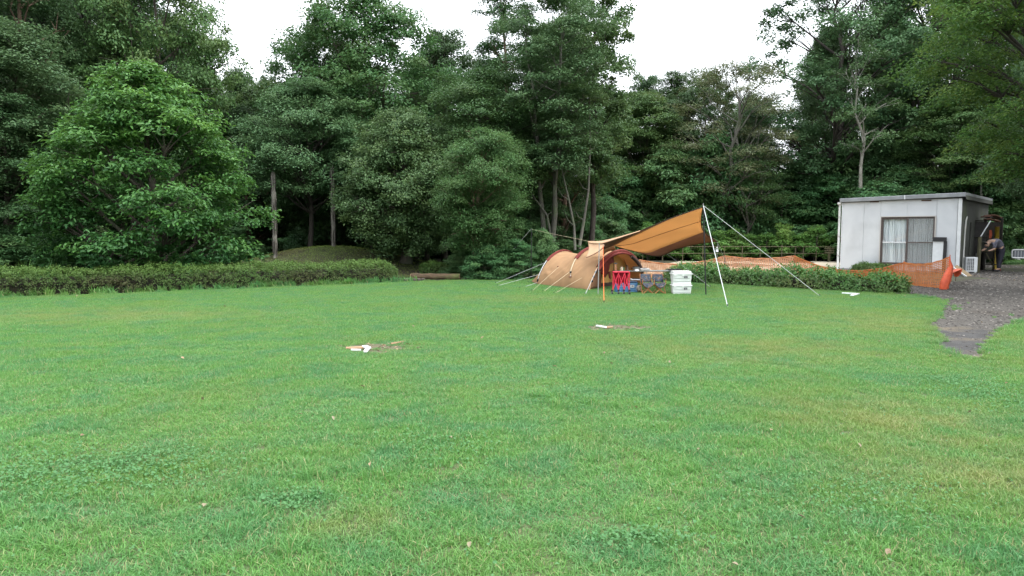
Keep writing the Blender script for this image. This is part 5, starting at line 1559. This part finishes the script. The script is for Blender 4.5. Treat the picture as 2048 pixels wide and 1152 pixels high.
t1 = [(1402.2, 441.7, 18.4), (1345, 460, 18.8), (1292, 478, 19.2), (1263, 487.5, 19.45), (1230, 492, 19.5)]
t2 = [(1408, 463.5, 19.5), (1362, 481, 19.7), (1322, 496, 19.9), (1292, 506, 20.0), (1242, 495.5, 19.75)]
t3 = [(1434, 483, 20.7), (1394, 488.5, 20.65), (1352, 498.5, 20.5), (1317, 512.5, 20.25), (1262, 501.2, 19.9)]
cloth([t0, t1, t2], 'canopy', M['tan'])
cloth([t2, t3], 'border', M['brown_cloth'], nv=3)
MB().tube([p + Vector((0, -.01, -.006)) for p in spl([at(*q) - A0 for q in t1], 8)], .007, 4).build('seam', M['brown_cloth'], tarp)
MB().tube(spl([at(*q) - A0 for q in t3], 8), .010, 5).build('edge_tape', M['dark_cloth'], tarp)
MB().tube(spl([at(*q) - A0 for q in (t0[0], t1[0], t2[0], t3[0])], 8), .012, 5).build('edge_tape', M['dark_cloth'], tarp)
nbA = [(1204, 486.5, 19.2), (1236, 476.5, 18.95), (1281, 461.8, 18.5), (1344, 436, 17.88)]
nbB = [(1209, 498, 19.3), (1229, 490.3, 19.4), (1253, 478.2, 19.0), (1300, 456.5, 18.35)]
cloth([nbA, nbB], 'border', M['brown_cloth'], nv=3)
MB().tube(spl([at(*q) - A0 for q in ((1281, 461.3, 18.5), (1344, 435.6, 17.88), (1405.8, 414, 17.35))], 8), .012, 5).build('edge_tape', M['dark_cloth'], tarp)
cloth([[(1175.4, 482.2, 20.0), (1202, 481.6, 19.7), (1232, 475.0, 19.3), (1281, 460.8, 18.55)], [(1178, 486, 19.8), (1204, 486.5, 19.2), (1236, 476.7, 18.93), (1281, 462, 18.48)]], 'top_flap', M['canvas_light'], nv=3)
cloth([[(1175.4, 482.2, 20.0), (1186, 482.6, 19.75), (1196, 483.6, 19.5), (1205, 486.4, 19.2)], [(1177.5, 497, 19.55), (1187, 496, 19.4), (1198, 494, 19.2), (1208.5, 490, 19.15)], [(1172, 515, 19.05), (1184, 510, 19.02), (1196, 503, 19.0), (1205.5, 495, 19.1)]], 'side_flap', M['canvas_light'], nv=4)
cloth([[(1172, 515, 19.03), (1184, 510, 19.0), (1196, 503, 18.98), (1205.5, 495, 19.08), (1208.5, 490, 19.14)], [(1172, 516.2, 19.04), (1184, 511.2, 19.01), (1196.5, 504.4, 18.99), (1206.6, 496, 19.1), (1209.4, 490, 19.15)]], 'edge_tape', M['brown_cloth'], nv=1)
cloth([[(1207, 498, 19.35), (1222, 492.5, 19.5), (1228, 491.5, 19.6)], [(1206, 512, 19.5), (1214, 504, 19.7), (1232, 499, 19.9)]], 'under_flap', mat('under_brown', (0.42, 0.23, 0.13), .85, transl=.4), nv=2)
ptop = at(1406.5, 411, 17.35)
MB().tube([(0, 0, 0), Vector((ptop.x, ptop.y, ptop.z)) - A0], .016, 8).build('pole', M['black'], tarp)
MB().tube([ptop - A0, ptop - A0 + Vector((0, 0, .05))], .007, 6).build('pole_tip', M['alu'], tarp)
MB().tube([(0, 0, 0), (0, 0, .03)], .03, 8).build('pole_foot', M['black'], tarp)
rope(tarp, A0, ptop, G(1455.5, 614), 0.0090, M['rope_white'])
rope(tarp, A0, ptop, G(1641, 593), 0.0061, M['rope_white'])
rope(tarp, A0, at(1434, 483, 20.7), G(1470, 566), 0.0036, M['rope_white'])
rope(tarp, A0, at(1206, 492, 19.15), G(1208, 606), 0.0065, M['rope_orange'])
rope(tarp, A0, at(1175.4, 482.2, 20.0), at(1064, 459, 23.1), 0.0036, M['rope_cream'], peg=False)
rope(tarp, A0, at(1330, 505, 20.4), G(1422, 575), 0.0040, M['rope_white'])
# near support pole of the tarp flap
b = gp(1196, 590.5); b = Vector((b.x, b.y, 0))
MB().tube([b - A0, at(1198.6, 486, b.y + .15) - A0], .011, 7).build('grey_pole', mat('grey_pole', (.30, .31, .30), .4, metal=.6), tarp)
# black pole with a long guy rope left of the tent
b = gp(1062, 560); b = Vector((b.x, b.y, 0))
o = empty('black_pole', b, 0, 'thin black upright pole left of the tent with one long guy rope', 'pole')
tp_ = at(1063, 457, b.y)
MB().tube([(0, 0, 0), tp_ - b], .013, 7).build('pole', M['black'], o)
rope(o, b, tp_, G(976, 557), 0.0054, mat('rope_grey', (.34, .36, .35), .8))

# green cloth on a stick behind the tent
b = gp(1075, 553); b = Vector((b.x, b.y + .4, 0))
o = empty('green_cloth', b, 0, 'dark green cloth hanging from a wooden stick behind the tent', 'cloth')
q = []
for i in range(9):
    u = i / 8
    q.append([Vector(((-.19 + .50 * u), .02 * math.sin(i * 1.4), .92 - .02 * u - (.10 + .38 * u) * j / 5)) for j in range(6)])
solid(MB().grid(q).build('sheet', mat('green_sheet', (0.02, 0.13, 0.10), .7, (0.015, 0.10, 0.08), 3), o, True), .006)
MB().tube([(-.33, 0, .94), (.12, 0, .93)], .022, 7).build('stick', M['bamboo'], o)
for x in (-.30, .10): MB().tube([(x, 0, 0), (x, 0, .94)], .010, 5).build('support', M['dark_wood'], o)

# ------------------------------------------------------------------ camp gear
def boxthing(px, py, rz, name, label, cat):
    p = gp(px, py); return empty(name, (p.x, p.y, 0), rz, label, cat)
# white storage boxes, one upon the other
M['tub'] = mat('tub', (0.64, 0.67, 0.64), .5, (0.58, 0.61, 0.58), 4)
M['tub_shadow'] = mat('tub_groove_shade', (0.42, 0.45, 0.43), .6)  # darker tub tone: groove shadow painted onto the ribs
def tub(loc, rz, label, H):
    o = empty('storage_box', loc, rz, label, 'storage box', 'white lidded storage boxes')
    bm = MB()
    w0, w1, d0, d1, hb = .215, .235, .155, .17, H * .74
    vs = [(-w0, -d0, 0), (w0, -d0, 0), (w0, d0, 0), (-w0, d0, 0), (-w1, -d1, hb), (w1, -d1, hb), (w1, d1, hb), (-w1, d1, hb)]
    bm.add(vs, [(0, 3, 2, 1), (4, 5, 6, 7), (0, 1, 5, 4), (1, 2, 6, 5), (2, 3, 7, 6), (3, 0, 4, 7)])
    bo = bm.build('tub', M['tub'], o)
    bv = bo.modifiers.new('bevel', 'BEVEL'); bv.width = .018; bv.segments = 2
    MB().bev((0, 0, hb + .012), (.50, .37, .028), .008).build('rim', M['tub'], o)
    MB().bev((0, 0, hb + .055), (.455, .33, .065), .028).build('lid', M['tub'], o)
    for x in (-.18, .02): MB().box((x, -.172, hb - .01), (.05, .03, .05)).build('latch', M['tub'], o)
    for z in (hb * .30, hb * .62): MB().box((0, -.160 - .012 * z / hb, z), (.40, .010, .010)).build('rib', M['tub_shadow'], o)
    lb = MB().box((.085, -.170, hb * .72), (.080, .012, .052)).build('label_plate', M['black'], o)
    for k, (x, z, w_) in enumerate(((.066, .012, .018), (.092, .012, .026), (.085, -.004, .05), (.085, -.015, .03))):
        MB().box((x, -.1775, hb * .72 + z), (w_, .003, .006)).build('plate_mark', M['rope_white'], lb)
    return o
pb = gp(1365, 590)
tub(Vector((pb.x, pb.y + .18, 0)), R(-3), 'lower white storage box of the stack of two, on the grass', .30)
tub(Vector((pb.x - .005, pb.y + .18, .285)), R(-1), 'upper white storage box, lidded, standing on the other', .30)

# red folding wagon, folded and standing upright
o = boxthing(1241, 590, R(0), 'folding_wagon', 'red folded handcart standing upright with black wheels', 'wagon')
M['wagon_red'] = mat('wagon_red', (0.50, 0.02, 0.045), .75, (0.36, 0.015, 0.035), 9, bump=.5, bscale=14)
M['wagon_tube'] = mat('wagon_tube', (0.62, 0.03, 0.06), .4)
q = []
for j in range(8):
    z = .10 + .46 * j / 7
    q.append([(-.19 + .38 * i / 40, .03 + .045 * math.sin(i * 1.25 + .2 * j) , z + .015 * math.sin(i * .9)) for i in range(41)])
q2 = []
for i in range(41):
    lo = .20 + .11 * abs(math.sin(i * .16 + .4))
    q2.append([(-.19 + .38 * i / 40, .03 + .05 * math.sin(i * 1.25 + .2 * j), lo + (.55 - lo) * j / 7) for j in range(8)])
solid(MB().grid(q2).build('fabric', M['wagon_red'], o, True), .008)
for x in (-.20, -.07, .08, .20): MB().tube([(x, -.05, .10), (x + .01, -.05, .58)], .012, 7).build('frame_tube', M['wagon_tube'], o)
for (a_, b_) in (((-.20, -.07, .14), (-.07, -.07, .54)), ((-.07, -.07, .14), (-.20, -.07, .54)), ((-.07, -.08, .14), (.08, -.08, .54)), ((.08, -.08, .14), (-.07, -.08, .54)), ((.08, -.07, .14), (.20, -.07, .54)), ((.20, -.07, .14), (.08, -.07, .54))):
    MB().tube([a_, b_], .0095, 6).build('cross_bar', M['wagon_tube'], o)
MB().bev((0, 0, .57), (.42, .14, .04), .015).build('top_rail', M['wagon_red'], o)
MB().tube([(-.12, -.02, .55), (-.13, -.02, .78)], .010, 6).build('handle', mat('handle_pink', (.5, .22, .16), .5), o)
MB().tube([(-.17, -.02, .785), (-.09, -.02, .785)], .014, 6).build('handle_grip', M['black'], o)
for x in (-.22, -.06, .07, .21):
    wh = MB()
    for s in (-1, 1):
        pass
    wh.tube([(x - .018, -.06, .055), (x + .018, -.06, .055)], .055, 14)
    w_ = wh.build('wheel', M['black'], o)
    MB().tube([(x - .021, -.06, .055), (x + .021, -.06, .055)], .022, 10).build('hub', mat('hub', (.3, .3, .3), .5), w_)
    MB().box((x, -.06, .12), (.05, .05, .04)).build('caster_fork', M['black'], o)

# blue crate behind the wagon
o = boxthing(1253, 586, R(4), 'blue_crate', 'blue ribbed plastic crate with a white label behind the red wagon', 'crate')
M['blue'] = mat('blue', (0.05, 0.17, 0.36), .55, (0.035, 0.12, 0.27), 5)
MB().bev((0, .10, .14), (.52, .32, .27), .012).build('body', M['blue'], o)
for k in range(6): MB().box((0, -.066, .05 + k * .04), (.50, .012, .010)).build('rib', mat('blue_light', (.16, .33, .50), .5) if k == 0 else bpy.data.materials['blue_light'], o)
for x in (-.25, .0, .25): MB().box((x, -.068, .14), (.022, .02, .27)).build('upright', M['blue'], o)
MB().bev((0, .10, .285), (.55, .35, .03), .01).build('lid', mat('blue_dark', (0.02, 0.035, 0.06), .6), o)
lb = MB().box((.13, -.078, .18), (.10, .006, .07)).build('label', M['rope_white'], o)
MB().box((.135, -.083, .185), (.05, .004, .022)).build('label_mark', M['black'], lb)

# small low table right of the crate, and patterned bag
o = boxthing(1279, 583, R(-4), 'low_table', 'small low table with a pale edge between crate and double chair', 'table')
MB().bev((0, .1, .315), (.44, .34, .022), .006).build('table_top', M['white_plastic'], o)
MB().box((-.03, .06, .335), (.30, .2, .018)).build('tray', M['black'], o)
for x in (-.19, .19):
    for y in (-.04, .24): MB().tube([(x, y, 0), (x * .95, y, .305)], .008, 5).build('leg', M['alu'], o)
M['bag'] = mat('bag', (0.45, 0.38, 0.30), .85, (0.12, 0.10, 0.09), 28, lo=.45, hi=.55)
o = boxthing(1277, 586, R(6), 'patterned_bag', 'small black and cream patterned bag under the low table', 'bag')
bg = MB().bev((0, 0, .12), (.17, .12, .17), .045).build('bag_body', M['bag'], o, True)
MB().tube([(-.04, 0, .195), (-.03, 0, .25), (.03, 0, .25), (.04, 0, .195)], .007, 5).build('strap', M['dark_cloth'], o)

# double folding chair
o = boxthing(1308, 589, R(0), 'double_chair', 'low folding double chair with patterned navy seats and orange-brown legs', 'chair')
M['chair_cloth'] = mat('chair_cloth', (0.022, 0.036, 0.055), .85, (0.10, 0.12, 0.14), 26, lo=.52, hi=.66, col3=(.16, .09, .06), scale3=14)
M['chair_leg'] = mat('chair_leg', (0.42, 0.16, 0.06), .5)
for sx in (-.155, .155):
    q = []
    for i in range(9):
        u = i / 8 * 2 - 1
        q.append([(sx + u * .135, .02 + .26 * j / 6, .27 + .045 * u * u - .03 + .02 * (j / 6)) for j in range(7)])
    solid(MB().grid(q).build('seat', M['chair_cloth'], o, True), .012)
    q = []
    for i in range(9):
        u = i / 8 * 2 - 1
        q.append([(sx + u * .135, .28 + .02 * j - .02 * (1 - u * u), .30 + .19 * j / 5) for j in range(6)])
    solid(MB().grid(q).build('backrest', M['chair_cloth'], o, True), .012)
    q = []
    for i in range(9):
        u = i / 8 * 2 - 1
        q.append([(sx + u * .130, .015 - .012 * j, .26 + .04 * u * u - (.10 - .06 * u * u) * j / 4) for j in range(5)])
    solid(MB().grid(q).build('seat_front', M['chair_cloth'], o, True), .008)
for x0 in (-.29, .0):
    for y in (.0, .28):
        MB().tube([(x0, y, 0), (x0 + .29, y, .27)], .0105, 6).build('leg', M['chair_leg'], o)
        MB().tube([(x0 + .29, y + .02, 0), (x0, y + .02, .27)], .0105, 6).build('leg', M['chair_leg'], o)
for x in (-.29, 0, .29): MB().tube([(x, .28, .22), (x, .38, .50)], .010, 6).build('back_upright', M['chair_leg'], o)
for x in (-.29, 0, .29):
    MB().tube([(x, .0, .26), (x, -.01, .38)], .009, 6).build('arm_support', M['chair_leg'], o)
    MB().box((x, .14, .385), (.03, .30, .016)).build('arm_rest', M['chair_cloth'], o)
for (xa, xb) in ((-.29, -.29), (.29, .29)): MB().tube([(xa, 0, .02), (xb, .28, .27)], .009, 5).build('leg', M['chair_leg'], o)

# long camp table behind everything, with kitchen things on it
o = boxthing(1290, 572, R(3), 'camp_table', 'long low camp table with a pale top running out of the tent', 'table')
MB().bev((0, 0, .44), (1.9, .5, .02), .006).build('table_top', mat('table_grey', (.16, .18, .17), .5), o)
for x in (-.88, .0, .88):
    for y in (-.2, .2): MB().tube([(x, y, 0), (x, y, .43)], .010, 6).build('leg', M['alu'], o)
tb = o.location.copy(); bpy.context.view_layer.update(); mw = o.matrix_world.copy()
def on_table(x, y, name, label, cat):
    p = mw @ Vector((x, y, .451)); return empty(name, p, 0, label, cat)
def jar(x, y, r, h, m, cap, label, cat='bottle', name='bottle'):
    e_ = on_table(x, y, name, label, cat)
    MB().tube([(0, 0, 0), (0, 0, h * .75), (0, 0, h * .86)], [r, r, r * .55], 10).build('body', m, e_, True)
    MB().tube([(0, 0, h * .86), (0, 0, h)], r * .5, 8).build('cap', cap, e_)
steel = mat('steel', (.5, .5, .5), .3, metal=.9)
jar(-.55, -.1, .035, .16, M['rust'], M['black'], 'dark bottle standing on the camp table inside the tent')
jar(-.70, .0, .045, .13, mat('cream', (.6, .52, .38), .6), M['red_trim'], 'cream jar with a dark cap on the camp table', 'jar', 'jar')
jar(-.62, .08, .03, .11, mat('leaf_green_tin', (.10, .16, .08), .6), M['black'], 'small green tin on the camp table between jar and bottle', 'tin', 'tin')
pn = on_table(-.28, -.05, 'cooking_pot', 'steel cooking pot with a lid on the camp table in the tent mouth', 'pot')
MB().tube([(0, 0, 0), (0, 0, .10)], .10, 16).build('pot_body', steel, pn, True)
MB().tube([(0, 0, .10), (0, 0, .115)], .103, 16).build('lid', M['black'], pn)
MB().tube([(-.10, 0, .07), (-.15, 0, .07)], .012, 6).build('grip', M['black'], pn)
pn = on_table(-.02, .0, 'gas_stove', 'flat camping stove beside the cooking pot', 'stove')
MB().bev((0, 0, .035), (.26, .2, .06), .01).build('stove_body', M['alu'], pn)
MB().tube([(0, 0, .065), (0, 0, .08)], .07, 12).build('burner', M['black'], pn)
gr = on_table(.86, -.02, 'griddle', 'black rolled griddle pan lying at the right end of the camp table', 'griddle')
MB().bev((0, 0, .025), (.36, .24, .04), .012).build('plate', M['black'], gr)
MB().tube([(-.18, 0, .03), (-.26, 0, .035)], .012, 6).build('handle', M['black'], gr)
# lantern on a stand
b = gp(1431, 562); b = Vector((b.x, b.y, 0))
o = empty('lantern_stand', b, 0, 'thin grey lantern stand between the hedge and the awning pole', 'stand')
tpz = at(1436, 486, b.y)
MB().tube([(0, 0, 0), tpz - b], .008, 6).build('rod', mat('stand_grey', (.22, .23, .23), .5), o)
MB().tube([tpz - b, tpz - b + Vector((-.05, 0, .03)), tpz - b + Vector((-.07, 0, 0))], .006, 5).build('hook', M['black'], o)
lt = empty('lantern', at(1434, 499, b.y - .02), 0, 'small white lantern hanging from the thin stand', 'lantern')
MB().tube([(0, 0, -.07), (0, 0, .05)], .045, 12).build('shade', M['white_plastic'], lt, True)
MB().tube([(0, 0, .05), (0, 0, .09)], [.03, .015], 10).build('cap', M['alu'], lt)
MB().tube([(0, 0, .09), (0, 0, .19)], .004, 4).build('bail', M['black'], lt)

# ------------------------------------------------------------------ site markers in the lawn
M['paint_white'] = mat('paint_white', (0.78, 0.80, 0.80), .6, (0.66, 0.68, 0.68), 14)
M['pine_board'] = mat('pine_board', (0.48, 0.30, 0.19), .8, (0.38, 0.23, 0.14), 6, stretch=(1, 8, 1))
def strip(mb, a, b, w, z=.045, h=.02):
    a, b = Vector(a), Vector(b); d = (b - a); L_ = d.length; c = (a + b) / 2
    mb.box((c.x, c.y, z), (L_, w, h), Matrix.Rotation(math.atan2(d.y, d.x), 3, 'Z'))
def marker(label, c, arms, brd):
    o = empty('site_marker', (c.x, c.y, 0), 0, label, 'site marker')
    for a, b, w in arms:
        mb = MB(); strip(mb, (a.x - c.x, a.y - c.y, 0), (b.x - c.x, b.y - c.y, 0), w); mb.build('white_strip', M['paint_white'], o)
    for a, b, w in brd:
        mb = MB(); strip(mb, (a.x - c.x, a.y - c.y, 0), (b.x - c.x, b.y - c.y, 0), w, .035); mb.build('board', M['pine_board'], o)
marker('angled white and wooden marker in the bare soil nearer the camera', gp(735, 702), [(gp(729, 699), gp(737, 702.5), .07), (gp(738, 701), gp(731, 710), .045), (gp(702, 706), gp(722, 706.5), .008)], [(gp(692, 701), gp(728, 700), .05)])
marker('small white and wooden marker in the farther worn soil patch', gp(1210, 658.5), [(gp(1193, 656.6), gp(1212, 660), .03)], [(gp(1202, 658.5), gp(1225, 658.7), .035)])
marker('flat white T-shaped marker in the grass before the shrub hedge', gp(1702, 591.5), [(gp(1684, 589.5), gp(1718, 591), .09), (gp(1716, 590.5), gp(1703, 594.5), .07)], [])
marker('thin pale strip lying in the grass at the far end of the nearer soil patch', gp(800, 688), [], [(gp(782, 692), gp(808, 688), .006)])
